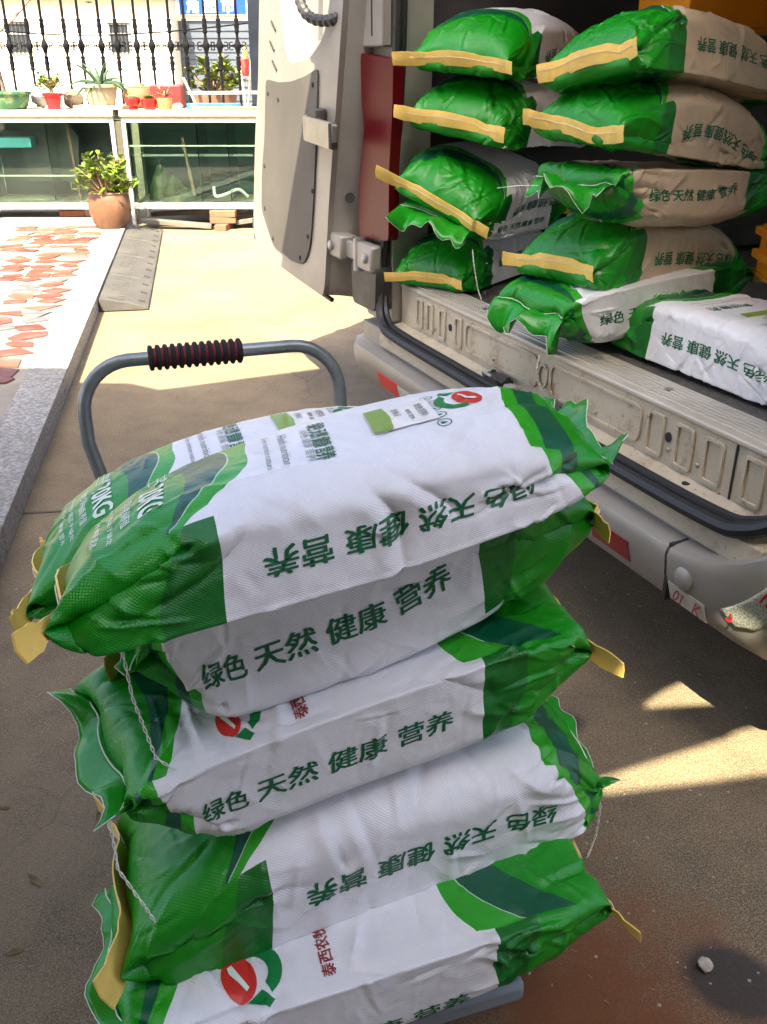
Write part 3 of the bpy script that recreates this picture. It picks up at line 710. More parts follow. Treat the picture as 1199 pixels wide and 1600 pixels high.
M_INT = mat('dark grey interior trim', (0.045, 0.043, 0.042), 0.7, 0, 0.25, 6); M_CHEQ = None
M_ALU = mat('brushed aluminium strip', (0.52, 0.48, 0.40), 0.42, 0.30, 0.1, 5, dirt=(0.42, 0.38, 0.31)); M_STEEL = mat('bare steel', (0.42, 0.41, 0.39), 0.35, 0.8, 0.15, 20)
def lamp_red():
    t = NT('red lamp plastic'); o = t.coord(); sx = t.n('SeparateXYZ'); t.l(o, sx.inputs[0])
    wv = t.math('SINE', t.math('MULTIPLY', sx.outputs[0], 900)); t.bump(wv, 0.05, 0.001); return t.done((0.085, 0.0, 0.003), 0.3, 0, 0.18)
M_LAMP = lamp_red(); M_REFL = mat('red reflective sheet', (0.62, 0.025, 0.02), 0.3, 0, 0.08, 30); M_REFLD = mat('dark red reflective sheet', (0.20, 0.008, 0.012), 0.25, 0, 0.08, 30); M_REFW = mat('white reflective sheet', (0.52, 0.48, 0.40), 0.35, 0, 0.1, 20)
def chequer():
    t = NT('moulded floor mat'); o = t.coord(); c = t.vor(62, o, 'DISTANCE_TO_EDGE'); t.bump(t.math('MINIMUM', t.math('MULTIPLY', c, 6.0), 1.0), 0.8, 0.004)
    k = t.ramp(t.noise(6, 5, o), [(0.3, (0.055, 0.052, 0.047)), (0.7, (0.11, 0.10, 0.088))]); return t.done(k, 0.6)
M_CHEQ = chequer()
def honeycomb():
    t = NT('silver prismatic tape'); o = t.coord(); c = t.vor(150, o, 'DISTANCE_TO_EDGE'); f = t.ramp(c, [(0.06, (0.50, 0.48, 0.38)), (0.16, (0.24, 0.27, 0.22))]); return t.done(f, 0.25, 0.3)
M_PRIS = honeycomb()
def V_box(name, m, x0, x1, y0, y1, z0, z1, parent=None, bevel=0.0):
    return MB().box(x0, x1, y0, y1, z0, z1).build(name, m, parent or VAN, bevel=bevel)
XR = 2.02                                                   # near side of the van
# load floor, aluminium edge strip with its grooves
fl = V_box('load_floor', M_CHEQ, -0.06, 1.86, 0.127, 4.2, 0.60, 0.712)
st = V_box('sill_strip', M_ALU, -0.06, 1.86, -0.006, 0.125, 0.702, 0.716, bevel=0.004)
for k in range(7):
    V_box('groove_rib', M_ALU, -0.055, 1.855, 0.018+k*0.0145, 0.0265+k*0.0145, 0.7145, 0.7205, st, bevel=0.002)
for x in (0.42, 1.02, 1.66, 1.30): MB().lathe([(0.011, 0), (0.011, 0.003), (0.005, 0.004)], (x, 0.066, 0.7195), 10).build('screw', M_STEEL, st)
# pressed sill panel under the floor edge
sp = MB(); sp.box(-0.06, 1.87, 0.0, 0.03, 0.560, 0.701); sp = sp.build('sill_panel', M_SILL, VAN)
def press(x0, x1, z0, z1, name='pressed_rib', depth=0.007, rad=0.012):
    mb = MB(); o_ = rounded([(x0, z0), (x1, z0), (x1, z1), (x0, z1)], rad, 4); i_ = rounded([(x0+.008, z0+.008), (x1-.008, z0+.008), (x1-.008, z1-.008), (x0+.008, z1-.008)], max(rad-.006, .003), 4)
    mb.prism(o_, -depth, -0.001, hole=i_); return mb.build(name, M_SILL, sp, bevel=0.0025)
for x in (0.092, 0.172, 0.262, 0.375): press(x-0.024, x+0.024, 0.588, 0.690)
for x in (1.352, 1.452, 1.545, 1.665, 1.77): press(x-0.030, x+0.030, 0.585, 0.690)
press(0.42, 0.845, 0.592, 0.688, rad=0.03); press(0.905, 1.30, 0.592, 0.688, rad=0.03)
mb = MB(); n_ = 20
mb.prism([(0.874+0.026*math.cos(6.283*i/n_), 0.640+0.034*math.sin(6.283*i/n_)) for i in range(n_)], -0.008, -0.001, hole=[(0.874+0.019*math.cos(6.283*i/n_), 0.640+0.027*math.sin(6.283*i/n_)) for i in range(n_)]); mb.build('pressed_ring', M_SILL, sp, bevel=0.002)
for x in (0.316, 1.397):
    mb = MB(); mb.prism([(x+0.010*math.cos(6.283*i/14), 0.643+0.012*math.sin(6.283*i/14)) for i in range(14)], -0.0032, -0.0008); mb.build('drain_hole', M_DARK, sp)
for x in (0.14, 0.21, 0.60, 1.12, 1.40, 1.50): 
    mb = MB(); mb.lathe([(0.006, 0), (0.004, 0.004)], (0, 0, 0), 8); s_ = mb.build('rivet', M_STEEL, sp); s_.rotation_euler = (R(90), 0, 0); s_.location = (x, -0.001, 0.612)
seam = MB().box(1.606, 1.610, -0.004, -0.0005, 0.575, 0.70).build('panel_seam', M_DARK, sp)
# ledge, latches
lg = MB(); lg.add([(-0.06, 0.0, 0.574), (1.80, 0.0, 0.574), (1.80, -0.088, 0.556), (-0.06, -0.088, 0.556), (-0.06, 0.0, 0.50), (1.80, 0.0, 0.50), (1.80, -0.088, 0.50), (-0.06, -0.088, 0.50)],
       [(0, 1, 2, 3), (3, 2, 6, 7), (0, 3, 7, 4), (1, 5, 6, 2), (4, 7, 6, 5)]); lg = lg.build('sill_ledge', M_SILL, VAN)
for x in (0.685, 0.965):
    a = MB(); a.box(x-0.055, x+0.055, -0.055, -0.012, 0.570, 0.590).box(x-0.03, x+0.045, -0.075, -0.040, 0.566, 0.583); a = a.build('latch', M_BPLA, VAN, bevel=0.006)
    MB().tube([(x-0.02, -0.07, 0.588), (x-0.02, -0.075, 0.602), (x+0.03, -0.075, 0.602), (x+0.03, -0.06, 0.588)], 0.005, 8).build('striker', M_STEEL, a, smooth=True)
    for dx in (-0.043, 0.043): MB().lathe([(0.008, 0), (0.008, 0.004), (0.004, 0.006)], (x+dx, -0.025, 0.5895), 8).build('bolt', M_DARK, a)
for x in (0.755, 1.03): MB().box(x-0.02, x+0.03, -0.050, -0.018, 0.569, 0.5825).build('buffer_block', M_REFW, VAN, bevel=0.008)
for x, y in ((0.61, -0.03), (0.72, -0.064), (1.495, -0.02), (1.66, -0.045)): MB().lathe([(0.010, 0), (0.010, 0.0025)], (x, y, 0.5665+(y+.03)*.2), 12).build('plug', M_DARK, VAN)
# rear wall outside the opening: skirt, rubber seal all the way round
V_box('rear_skirt', M_SILV, -0.24, 1.90, -0.078, 0.0, 0.40, 0.553, bevel=0.006)
path = [(-0.045, -0.03, 2.25), (-0.045, -0.03, 1.60), (-0.06, -0.035, 1.25), (-0.085, -0.045, 0.95), (-0.095, -0.060, 0.76), (-0.075, -0.080, 0.64), (-0.02, -0.092, 0.580), (0.10, -0.095, 0.562), (0.6, -0.098, 0.560), (1.2, -0.098, 0.560), (1.62, -0.094, 0.562), (1.74, -0.085, 0.578), (1.815, -0.06, 0.64), (1.85, -0.04, 0.80), (1.87, -0.03, 1.2), (1.87, -0.03, 2.25)]
def smooth_path(p, n=6, closed=False):
    p = [Vector(q) for q in p]; out = []
    for i in range(len(p)-1):
        a, b, c, d = p[max(i-1, 0)], p[i], p[i+1], p[min(i+2, len(p)-1)]
        for k in range(n):
            t = k/n; out.append(0.5*((2*b)+(c-a)*t+(2*a-5*b+4*c-d)*t*t+(-a+3*b-3*c+d)*t**3))
    return out+[p[-1]]
MB().tube(smooth_path(path), 0.017, 8).build('door_seal', M_RUBB, VAN, smooth=True)
MB().tube([Vector(p)+Vector((0, 0.022, 0.016)) for p in smooth_path(path)], 0.011, 6).build('seal_lip', M_RUBB, VAN, smooth=True)
# bumper: centre moulding and a rounded corner that wraps on to the near side
prof = [(-0.060, 0.492), (-0.118, 0.484), (-0.132, 0.478), (-0.138, 0.462), (-0.132, 0.415), (-0.112, 0.352), (-0.098, 0.340), (-0.050, 0.338)]
def sweep(stations):
    """stations: (x, y, heading angle, height raise, inner step) ; profile swept along them"""
    vs = []; fs = []; m = len(prof)
    for (x, y, a, up, fy) in stations:
        for k, (py, z) in enumerate(prof):
            o_ = -py; f = (o_-0.05)
            if k == 0: f = fy
            zz = z+(up if k in (1, 2) else (up*0.8 if k == 3 else 0.0))
            vs.append((x+math.sin(a)*f, y-math.cos(a)*f, zz))
    for i in range(len(stations)-1):
        for k in range(m-1): fs.append((i*m+k, i*m+k+1, (i+1)*m+k+1, (i+1)*m+k))
    fs.append(tuple(range(m))[::-1]); fs.append(tuple((len(stations)-1)*m+k for k in range(m)))
    return MB().add(vs, fs)
left = [(-0.27, 0.55, -R(90), 0, 0.0), (-0.27, 0.25, -R(90), 0, 0.0), (-0.27, 0.10, -R(88), 0, 0.0), (-0.26, 0.03, -R(70), 0, 0.0), (-0.235, -0.02, -R(42), 0, 0.0), (-0.19, -0.045, -R(14), 0, 0.0), (-0.14, -0.05, 0, 0, 0.0), (0.4, -0.052, 0, 0, 0.0), (1.0, -0.052, 0, 0, 0.0), (1.587, -0.05, 0, 0, 0.0)]
bump = sweep(left).build('rear_bumper', M_SILV, VAN, smooth=True)
right = [(1.595, -0.05, 0, 0, 0.0), (1.66, -0.050, 0, 0.006, 0.0), (1.72, -0.050, R(3), 0.024, 0.0), (1.78, -0.048, R(8), 0.058, 0.0), (1.84, -0.040, R(16), 0.105, 0.0), (1.91, -0.015, R(32), 0.16, 0.0), (1.96, 0.04, R(58), 0.20, 0.0), (1.985, 0.12, R(82), 0.22, 0.0), (1.99, 0.3, R(90), 0.22, 0.0), (1.99, 0.7, R(90), 0.22, 0.0)]
bc = sweep(right).build('bumper_corner', M_SILV, VAN, smooth=True)
V_box('bumper_gap', M_DARK, 1.586, 1.596, -0.128, -0.055, 0.345, 0.486)
def on_bumper(name, m, x0, x1, z0, z1, parent, rad=0.004, d=0.0):
    """a sheet that follows the bumper face"""
    def yf(z): 
        zz = [p[1] for p in prof[3:6]]; return np.interp(z, zz[::-1], [p[0] for p in prof[3:6]][::-1])
    mb = MB(); vs = []; n = 6
    for i in range(n+1):
        z = z0+(z1-z0)*i/n
        for x in (x0, x1): vs.append((x, yf(z)-0.003-d, z))
    for i in range(n+1):
        z = z0+(z1-z0)*i/n
        for x in (x0, x1): vs.append((x, yf(z)+0.004, z))
    fs = [(2*i, 2*i+1, 2*i+3, 2*i+2) for i in range(n)]; q = 2*(n+1)
    fs += [(2*i, 2*i+2, q+2*i+2, q+2*i) for i in range(n)]+[(2*i+1, q+2*i+1, q+2*i+3, 2*i+3) for i in range(n)]+[(0, q, q+1, 1), (2*n, 2*n+1, q+2*n+1, q+2*n)]
    return mb.add(vs, fs).build(name, m, parent)
on_bumper('reflector', M_REFL, 0.03, 0.195, 0.378, 0.432, bump)
w_ = on_bumper('reflector', M_REFW, 0.197, 0.40, 0.376, 0.428, bump); on_bumper('reflector', M_REFL, 0.43, 0.52, 0.378, 0.42, bump)
on_bumper('reflector', M_REFLD, 1.315, 1.462, 0.374, 0.430, bump)
def flat_text(name, body, size, m, parent, loc, rot, bold=0.02):
    v, f = text2d(body, bold); mb = MB(); mb.add([(p[0]*size, p[1]*size, p[2]*2e-4) for p in v], f); o = mb.build(name, m, parent); o.location = loc; o.rotation_euler = rot; return o
flat_text('lettering', 'C', 0.05, M_REFL, bump, (0.33, -0.1365, 0.402), (R(72), 0, 0))
lab = on_bumper('marking_sticker', M_REFW, 1.600, 1.715, 0.352, 0.398, bc)
flat_text('lettering', '01', 0.034, M_REFLD, bc, (1.637, -0.1295, 0.378), (R(72), 0, R(3)))
flat_text('lettering', 'K', 0.034, M_REFLD, bc, (1.698, -0.1300, 0.378), (R(72), 0, R(6)))
mb = MB(); mb.lathe([(0.026, 0), (0.026, 0.010), (0.022, 0.0135), (0.0, 0.0145)], (0, 0, 0), 22); pk = mb.build('parking_sensor', M_SILV, bc, smooth=True); pk.location = (1.652, -0.128, 0.432); pk.rotation_euler = (R(83), 0, R(2))
mb = MB(); mb.lathe([(0.030, 0), (0.030, 0.004), (0.027, 0.005)], (0, 0, 0), 22); pr = mb.build('sensor_ring', M_SILV, pk, smooth=True)
def bumper_point(q, k, d=0.003):
    """point on the corner moulding: q station parameter, k profile parameter"""
    i = min(int(q), len(right)-2); f = q-i; st_ = [right[i][j]*(1-f)+right[i+1][j]*f for j in range(4)]
    P = []
    for kk in (int(k), int(k)+1):
        py, z = prof[kk]; o_ = -py-0.05; zz = z+(st_[3] if kk in (1, 2) else (st_[3]*0.8 if kk == 3 else 0))
        P.append(Vector((st_[0]+math.sin(st_[2])*(o_+d), st_[1]-math.cos(st_[2])*(o_+d), zz)))
    return P[0].lerp(P[1], k-int(k))
mb = MB(); vs = []; fs = []; n_ = 16
for i in range(n_+1):
    t_ = i/n_
    for j in range(7):
        w_ = j/6; vs.append(bumper_point(2.55+1.7*t_+0.60*w_, 3.95-0.95*t_+0.42*w_))
for i in range(n_):
    for j in range(6): fs.append((i*7+j, (i+1)*7+j, (i+1)*7+j+1, i*7+j+1))
tp = mb.add(vs, fs).build('prismatic_tape', M_PRIS, bc, smooth=True)
sl_ = tp.modifiers.new('thickness', 'SOLIDIFY'); sl_.thickness = 0.0015
p5 = bumper_point(3.02, 3.98, 0.0045); flat_text('lettering', '5', 0.034, M_REFLD, tp, p5, (R(74), R(20), R(7)))
p6 = bumper_point(4.05, 3.42, 0.006); flat_text('lettering', '10', 0.034, M_REFLD, tp, p6, (R(74), R(25), R(24)))
# far rear pillar: tail lamp, grey upper panel, black lower cap, body side behind
pil = MB(); pil.prism(rounded([(-0.30, 0.56), (-0.07, 0.56), (-0.06, 0.95), (-0.045, 2.3), (-0.22, 2.3), (-0.28, 1.5)], 0.02), -0.035, 0.10); pil.build('rear_pillar', M_SILV, VAN, bevel=0.01)
lamp = MB(); lamp.prism(rounded([(-0.262, 0.842), (0.0, 0.872), (0.005, 1.10), (0.030, 1.30), (0.035, 1.430), (-0.232, 1.452), (-0.225, 1.30), (-0.205, 1.215), (-0.235, 1.12), (-0.262, 1.0)], 0.02), -0.075, -0.037); 
for p_ in (lamp,): p_.v = [(x-0.015, y, z) for x, y, z in p_.v]
lamp = lamp.build('tail_lamp', M_LAMP, VAN, bevel=0.012, seg=3)
V_box('lamp_surround', M_SILV, -0.305, -0.085, -0.068, -0.036, 0.765, 0.838, bevel=0.006); V_box('pillar_gap', M_DARK, -0.185, -0.180, -0.071, -0.06, 0.77, 0.835)
cap = MB(); cap.prism(rounded([(-0.285, 0.610), (-0.075, 0.615), (-0.065, 0.775), (-0.295, 0.765)], 0.03), -0.10, -0.036); cap.build('corner_cap', M_BPLA, VAN, bevel=0.012)
V_box('upper_pillar_panel', mat('grey pillar plastic', (0.23, 0.21, 0.19), 0.55, 0, 0.1, 10), -0.27, -0.07, -0.072, -0.037, 1.468, 2.3, bevel=0.006)
V_box('pillar_slot', M_DARK, -0.155, -0.150, -0.075, -0.071, 1.50, 2.2)
hs = smooth_path([(-0.52, -0.16, 2.0), (-0.50, -0.20, 1.72), (-0.44, -0.20, 1.58), (-0.33, -0.15, 1.55), (-0.25, -0.10, 1.60), (-0.21, -0.09, 1.72), (-0.20, -0.08, 2.0)], 10)
cd = MB(); cd.tube(hs, [0.020 if i % 2 else 0.0165 for i in range(len(hs))], 10); cd.build('wiring_conduit', M_BPLA, VAN, smooth=False)
# body shell
side = MB(); side.prism([(0.10, 0.42), (4.6, 0.42), (4.9, 0.8), (4.6, 1.45), (4.0, 2.35), (0.10, 2.35)], -0.34, -0.30, axis='x'); side.build('side_panel', M_SILV, VAN)
ns = MB(); ns.prism([(0.06, 0.42), (4.6, 0.42), (4.9, 0.8), (4.6, 1.45), (4.0, 2.35), (0.06, 2.35)], XR-0.03, XR+0.01, axis='x', hole=[(0.75, 1.25), (0.75, 1.95), (2.9, 1.95), (2.9, 1.25)]); ns.build('side_panel', M_SILV, VAN)
def window_glass():
    t = NT('tinted window glass'); t.b.inputs['Transmission Weight'].default_value = 1.0; t.b.inputs['IOR'].default_value = 1.1; return t.done((0.75, 0.82, 0.78), 0.02)
M_WIN = window_glass()
V_box('side_window', M_WIN, XR-0.018, XR-0.010, 0.76, 2.89, 1.26, 1.94)
V_box('roof', M_SILV, -0.335, XR+0.005, -0.03, 4.0, 2.352, 2.40, bevel=0.01)
V_box('bulkhead', M_INT, -0.29, XR-0.04, 4.0, 4.04, 0.45, 2.345); V_box('inner_wall', M_INT, -0.298, -0.115, 0.13, 3.98, 0.722, 2.34)
V_box('inner_wall', M_INT, 1.88, XR-0.04, 0.13, 0.75, 0.722, 2.34)
V_box('inner_wall', M_INT, 1.88, XR-0.04, 0.77, 3.98, 0.722, 1.24)
V_box('headliner', M_INT, -0.11, 1.87, 0.05, 3.98, 2.32, 2.345)
V_box('underbody', M_INT, -0.28, XR-0.05, -0.04, 4.5, 0.36, 0.44)
MB().tube([(-0.105, 0.10, 0.75), (-0.105, 0.09, 2.2)], 0.008, 6).build('trim_strip', M_REFW, VAN)
V_box('trim_rail', M_BPLA, -0.11, 0.3, 0.5, 0.56, 1.20, 1.26)
rp = MB(); rp.prism(rounded([(1.885, 0.56), (2.0, 0.62), (2.0, 2.3), (1.90, 2.3)], 0.02), -0.03, 0.09); rp.build('rear_pillar', M_SILV, VAN, bevel=0.008)
for sx in (-0.20, XR-0.16):
    for y in (0.95, 3.9):
        tr = MB(); p_ = [(0.20, -0.09), (0.30, -0.09), (0.325, -0.06), (0.325, 0.06), (0.30, 0.09), (0.20, 0.09)]; tr.lathe(p_+[p_[0]], (0, 0, 0), 28, caps=False); wl = tr.build('wheel', M_RUBB, VAN, smooth=True)
        wl.rotation_euler = (0, R(90), 0); wl.location = (sx, y, 0.327)
        MB().lathe([(0.0, -0.02), (0.19, -0.03), (0.20, -0.07), (0.20, 0.07), (0.19, 0.03), (0.0, 0.02)], (0, 0, 0), 24, caps=False).build('rim', M_STEEL, wl, smooth=True)
ex = MB(); ex.tube([(0.35, -0.035, 0.325), (0.35, 0.5, 0.325)], 0.024, 12, caps=False); ex.build('exhaust_pipe', M_STEEL, VAN, smooth=True)
tw = MB(); tw.tube(smooth_path([(0.215, -0.02, 0.335), (0.20, -0.11, 0.325), (0.235, -0.14, 0.322), (0.285, -0.11, 0.325), (0.275, -0.02, 0.335)], 6), 0.009, 8); tw.build('towing_eye', M_STEEL, VAN, smooth=True)
# the far rear door, swung right round so its inner face looks out
D = tag(bpy.data.objects.new('rear_door', None)); COL.objects.link(D); D.parent = VAN
outl = [(-0.475, 0.640), (-0.405, 0.965), (-0.302, 1.338), (-0.232, 1.605), (-0.170, 1.95), (-0.19, 2.25), (-0.95, 2.25), (-1.06, 1.95), (-1.144, 1.65), (-1.216, 1.357), (-1.305, 1.13), (-1.40, 0.80), (-1.415, 0.70), (-1.37, 0.655), (-1.193, 0.621), (-0.80, 0.600), (-0.50, 0.588)]
radii = [0.02, 0.05, 0.05, 0.05, 0.05, 0.05, 0.05, 0.05, 0.05, 0.05, 0.06, 0.05, 0.05, 0.03, 0.03, 0.03, 0.04]
hole = rounded([(-0.80, 1.42), (-0.57, 1.435), (-0.42, 1.50), (-0.345, 1.62), (-0.30, 1.95), (-0.34, 2.12), (-0.84, 2.12), (-0.905, 1.93), (-0.885, 1.65), (-0.85, 1.50)], 0.06)
db = MB(); db.prism(rounded(outl, radii, 5), -0.140, -0.115, hole=hole); dsk = db.build('door_inner_skin', M_SILV, D, bevel=0.012, seg=3)
oc = [((x+0.75)*1.03-0.75+(0.035 if x > -0.75 else -0.02), (z-1.3)*1.012+1.3) for x, z in outl]
db = MB(); hole2 = rounded([(-0.62, 1.47), (-0.40, 1.53), (-0.345, 1.68), (-0.315, 1.95), (-0.36, 2.10), (-0.62, 2.10), (-0.66, 1.9)], 0.05)
db.prism(rounded(oc, radii, 5), -0.022, 0.012, hole=hole2); db.build('door_outer_skin', M_SILV, D, bevel=0.01)
rim = MB(); ro = rounded(outl, radii, 5); rc = rounded(oc, radii, 5); n_ = len(ro)
rim.add([(x, -0.118, z) for x, z in ro]+[(x*0.5+x2*0.5+(0.012 if x > -0.75 else -0.012), -0.07, z) for (x, z), (x2, z2) in zip(ro, rc)]+[(x2, -0.020, z2) for x2, z2 in rc], [(i, (i+1) % n_, n_+(i+1) % n_, n_+i) for i in range(n_)]+[(n_+i, n_+(i+1) % n_, 2*n_+(i+1) % n_, 2*n_+i) for i in range(n_)])
rim.build('door_edge', M_SILV, D, smooth=True)
rv = MB(); n_ = len(hole); cx, cz = -0.6, 1.8
rv.add([(x, -0.132, z) for x, z in hole]+[((x-cx)*0.90+cx, -0.085, (z-cz)*0.90+cz) for x, z in hole]+[((x-cx)*0.80+cx, -0.050, (z-cz)*0.80+cz) for x, z in hole], [(i, (i+1) % n_, n_+(i+1) % n_, n_+i) for i in range(n_)]+[(n_+i, n_+(i+1) % n_, 2*n_+(i+1) % n_, 2*n_+i) for i in range(n_)])
rv.build('window_recess', M_SILV, D, smooth=True)
wb = MB(); wb.prism([((x-cx)*0.82+cx, (z-cz)*0.82+cz) for x, z in hole], -0.052, -0.046); wb.build('window_blank', M_SILV, D)
for k in range(2):
    mb = MB(); x = -0.50+k*0.13; mb.prism([(x, 1.56-0.03*k), (x+0.012, 1.56-0.03*k), (x+0.034, 2.05), (x-0.02, 2.05)], -0.058, -0.0525); mb.build('vent_slot', M_DARK, D)
def perf():
    t = NT('perforated grey trim board'); o = t.coord(); sx = t.n('SeparateXYZ'); t.l(o, sx.inputs[0])
    k = 2*math.pi/0.011; d = t.math('MULTIPLY', t.math('SINE', t.math('MULTIPLY', sx.outputs[0], k)), t.math('SINE', t.math('MULTIPLY', sx.outputs[2], k)))
    c = t.mix(t.ramp(d, [(0.55, (0,0,0)), (0.75, (1,1,1))]), t.ramp(t.noise(4, 5, o), [(0.3, (0.070, 0.062, 0.053)), (0.7, (0.096, 0.086, 0.074))]), (0.05, 0.044, 0.038))
    t.bump(t.noise(50, 3, o), 0.15, 0.003); return t.done(c, 0.6)
tp_ = MB(); tp_.prism(rounded([(-1.085, 1.362), (-0.92, 1.352), (-0.76, 1.358), (-0.60, 1.378), (-0.468, 1.405), (-0.500, 1.20), (-0.556, 0.947), (-0.612, 0.76), (-0.70, 0.675), (-0.86, 0.668), (-1.10, 0.695), (-1.165, 0.75), (-1.246, 0.83), (-1.205, 1.0), (-1.146, 1.13)], [.03,.02,.03,.02,.03,.05,.05,.06,.06,.03,.03,.05,.03,.05,.05]), -0.1475, -0.1405)
tp_ = tp_.build('trim_panel', perf(), D, bevel=0.002)
for x, z in ((-1.06, 1.31), (-0.93, 1.29), (-0.52, 1.35), (-1.16, 1.02), (-0.56, 0.98), (-1.19, 0.84), (-1.09, 0.725), (-0.63, 0.80), (-0.735, 0.70)):
    mb = MB(); mb.lathe([(0.0095, 0), (0.0095, 0.003), (0.006, 0.005), (0.0, 0.0055)], (0, 0, 0), 10); q_ = mb.build('trim_screw', M_DARK, tp_); q_.rotation_euler = (R(90), 0, 0); q_.location = (x, -0.147, z)
sw = MB()
for x, z in ((-1.02, 1.50), (-0.99, 1.57), (-1.0, 1.43)): sw.bar((x, -0.1415, z), (x+0.05, -0.1415, z-0.035), 0.006, 0.007, up=(0, 1, 0))
sw.build('vent_slit', M_DARK, D)
for z in (1.36, 1.46): 
    mb = MB(); mb.lathe([(0.020, 0), (0.020, 0.016), (0.012, 0.02)], (0, 0, 0), 10); q_ = mb.build('buffer', M_RUBB, D); q_.rotation_euler = (0, -R(90), 0); q_.location = (-1.20+0.25*(z-1.36), -0.09, z)
hd = MB(); hd.prism(rounded([(-1.385, 0.98), (-1.30, 0.99), (-1.25, 1.12), (-1.29, 1.24), (-1.34, 1.22), (-1.40, 1.10)], 0.04), -0.03, 0.06); hd.build('number_plate_lamp', M_REFW, D, bevel=0.02)
for x, z in ((-1.432, 0.735), (-1.42, 0.69)): MB().box(x-0.02, x+0.03, -0.135, -0.06, z-0.025, z+0.03).build('corner_buffer', M_RUBB, D, bevel=0.008)
MB().tube([(-1.36, -0.10, 0.640), (-1.18, -0.105, 0.607), (-0.80, -0.105, 0.587), (-0.49, -0.105, 0.574)], 0.010, 6).build('drip_seal', M_RUBB, D, smooth=True)
ck = MB(); ck.prism(rounded([(-0.525, 1.165), (-0.235, 1.150), (-0.225, 1.235), (-0.525, 1.250)], 0.015), -0.190, -0.172); ck = ck.build('check_strap', M_STEEL, D, bevel=0.006)
V_box('strap_end', M_DARK, -0.262, -0.232, -0.1925, -0.168, 1.152, 1.236, ck, bevel=0.004); V_box('strap_bracket', M_BPLA, -0.50, -0.40, -0.186, -0.142, 1.235, 1.275, ck, bevel=0.006); MB().tube([(-0.515, -0.182, 1.16), (-0.515, -0.150, 1.20), (-0.515, -0.182, 1.25)], 0.008, 6).build('strap_pin', M_STEEL, ck, smooth=True)
mb = MB(); mb.lathe([(0.019, 0), (0.019, 0.002)], (0, 0, 0), 16); q_ = mb.build('drain_hole', M_DARK, D); q_.rotation_euler = (0, R(70), R(-40)); q_.location = (-0.352, -0.078, 0.975)
for z in (0.80, 1.78):
    h = MB(); h.box(-0.47, -0.33, -0.128, -0.060, z-0.045, z+0.045).box(-0.35, -0.20, -0.105, -0.080, z-0.035, z+0.03).box(-0.225, -0.075, -0.115, -0.070, z-0.05, z+0.045); h = h.build('door_hinge', M_SILV, D, bevel=0.010)
    MB().lathe([(0.022, -0.06), (0.022, 0.055)], (-0.215, -0.10, z), 12).build('hinge_barrel', M_STEEL, h, smooth=True)
    for x in (-0.42, -0.12):
        mb = MB(); mb.lathe([(0.018, 0), (0.018, 0.010), (0.010, 0.014)], (0, 0, 0), 10); q_ = mb.build('hinge_bolt', M_STEEL, h); q_.rotation_euler = (R(90), 0, 0); q_.location = (x, -0.128 if x < -0.3 else -0.115, z)

# ------------------------------------------------------------------ the hand trolley
TR = thing('hand_trolley', 'folding hand trolley with bent steel handle and black and red foam grip', 'trolley', (-0.355, 1.875, 0), (0, 0, R(18)))
def steel_paint():
    t = NT('grey hammered steel tube'); o = t.coord(); c = t.ramp(t.noise(10, 6, o, 0.7), [(0.3, (0.15, 0.17, 0.175)), (0.62, (0.25, 0.275, 0.28)), (0.8, (0.40, 0.41, 0.39))]); t.bump(t.noise(90, 3, o), 0.12, 0.002)
    return t.done(c, 0.34, 0.55)
M_TUBE = steel_paint()
HW, HZ, lean = 0.268, 0.880, 0.16
def hpt(x, z): return (x, -(HZ-z)*lean, z)
hp = [hpt(-HW+0.03, 0.17), hpt(-HW+0.03, 0.5), hpt(-HW+0.022, 0.62), hpt(-HW, 0.72), hpt(-HW, HZ-0.10)]
for k in range(1, 9): a = R(180-90*k/8); hp.append(hpt(-HW+0.10+0.10*math.cos(a), HZ-0.10+0.10*math.sin(a)))
for k in range(0, 9): a = R(90-90*k/8); hp.append(hpt(HW-0.10+0.10*math.cos(a), HZ-0.10+0.10*math.sin(a)))
hp += [hpt(HW, 0.72), hpt(HW-0.022, 0.62), hpt(HW-0.03, 0.5), hpt(HW-0.03, 0.17)]
MB().tube(hp, 0.0138, 12).build('handle', M_TUBE, TR, smooth=True)
M_FOAM = mat('black grip foam', (0.012, 0.011, 0.012), 0.85, 0, 0.3, 60, 0.5, 120); M_FOAMR = mat('dark red grip groove', (0.16, 0.008, 0.018), 0.7, 0, 0.2, 40)
gx0, gx1, nr = -0.130, 0.065, 13
core = MB(); core.tube([(gx0+0.003, 0, HZ), (gx1-0.003, 0, HZ)], 0.0198, 16); core.build('grip_core', M_FOAMR, TR, smooth=True)
for k in range(nr):
    a = gx0+(gx1-gx0)*k/nr; b = a+(gx1-gx0)/nr*0.74; c = [a, a+0.0012, a+0.003, (a+b)/2, b-0.003, b-0.0012, b]; rr = [0.0165, 0.0235, 0.0258, 0.0264, 0.0258, 0.0235, 0.0165]
    MB().tube([(x, 0, HZ) for x in c], rr, 16).build('grip_ring', M_FOAM, TR, smooth=True)
dk = MB(); dy0 = -(HZ-0.17)*lean; dk.box(-0.235, 0.235, dy0-0.935, dy0+0.03, 0.188, 0.216); dk = dk.build('deck', mat('blue grey deck mat', (0.16, 0.19, 0.22), 0.6, 0, 0.15, 12), TR, bevel=0.012)
V_box('deck_edge', mat('grey deck rim', (0.22, 0.25, 0.28), 0.5), -0.25, 0.25, dy0-0.955, dy0+0.045, 0.150, 0.190, TR, bevel=0.01)
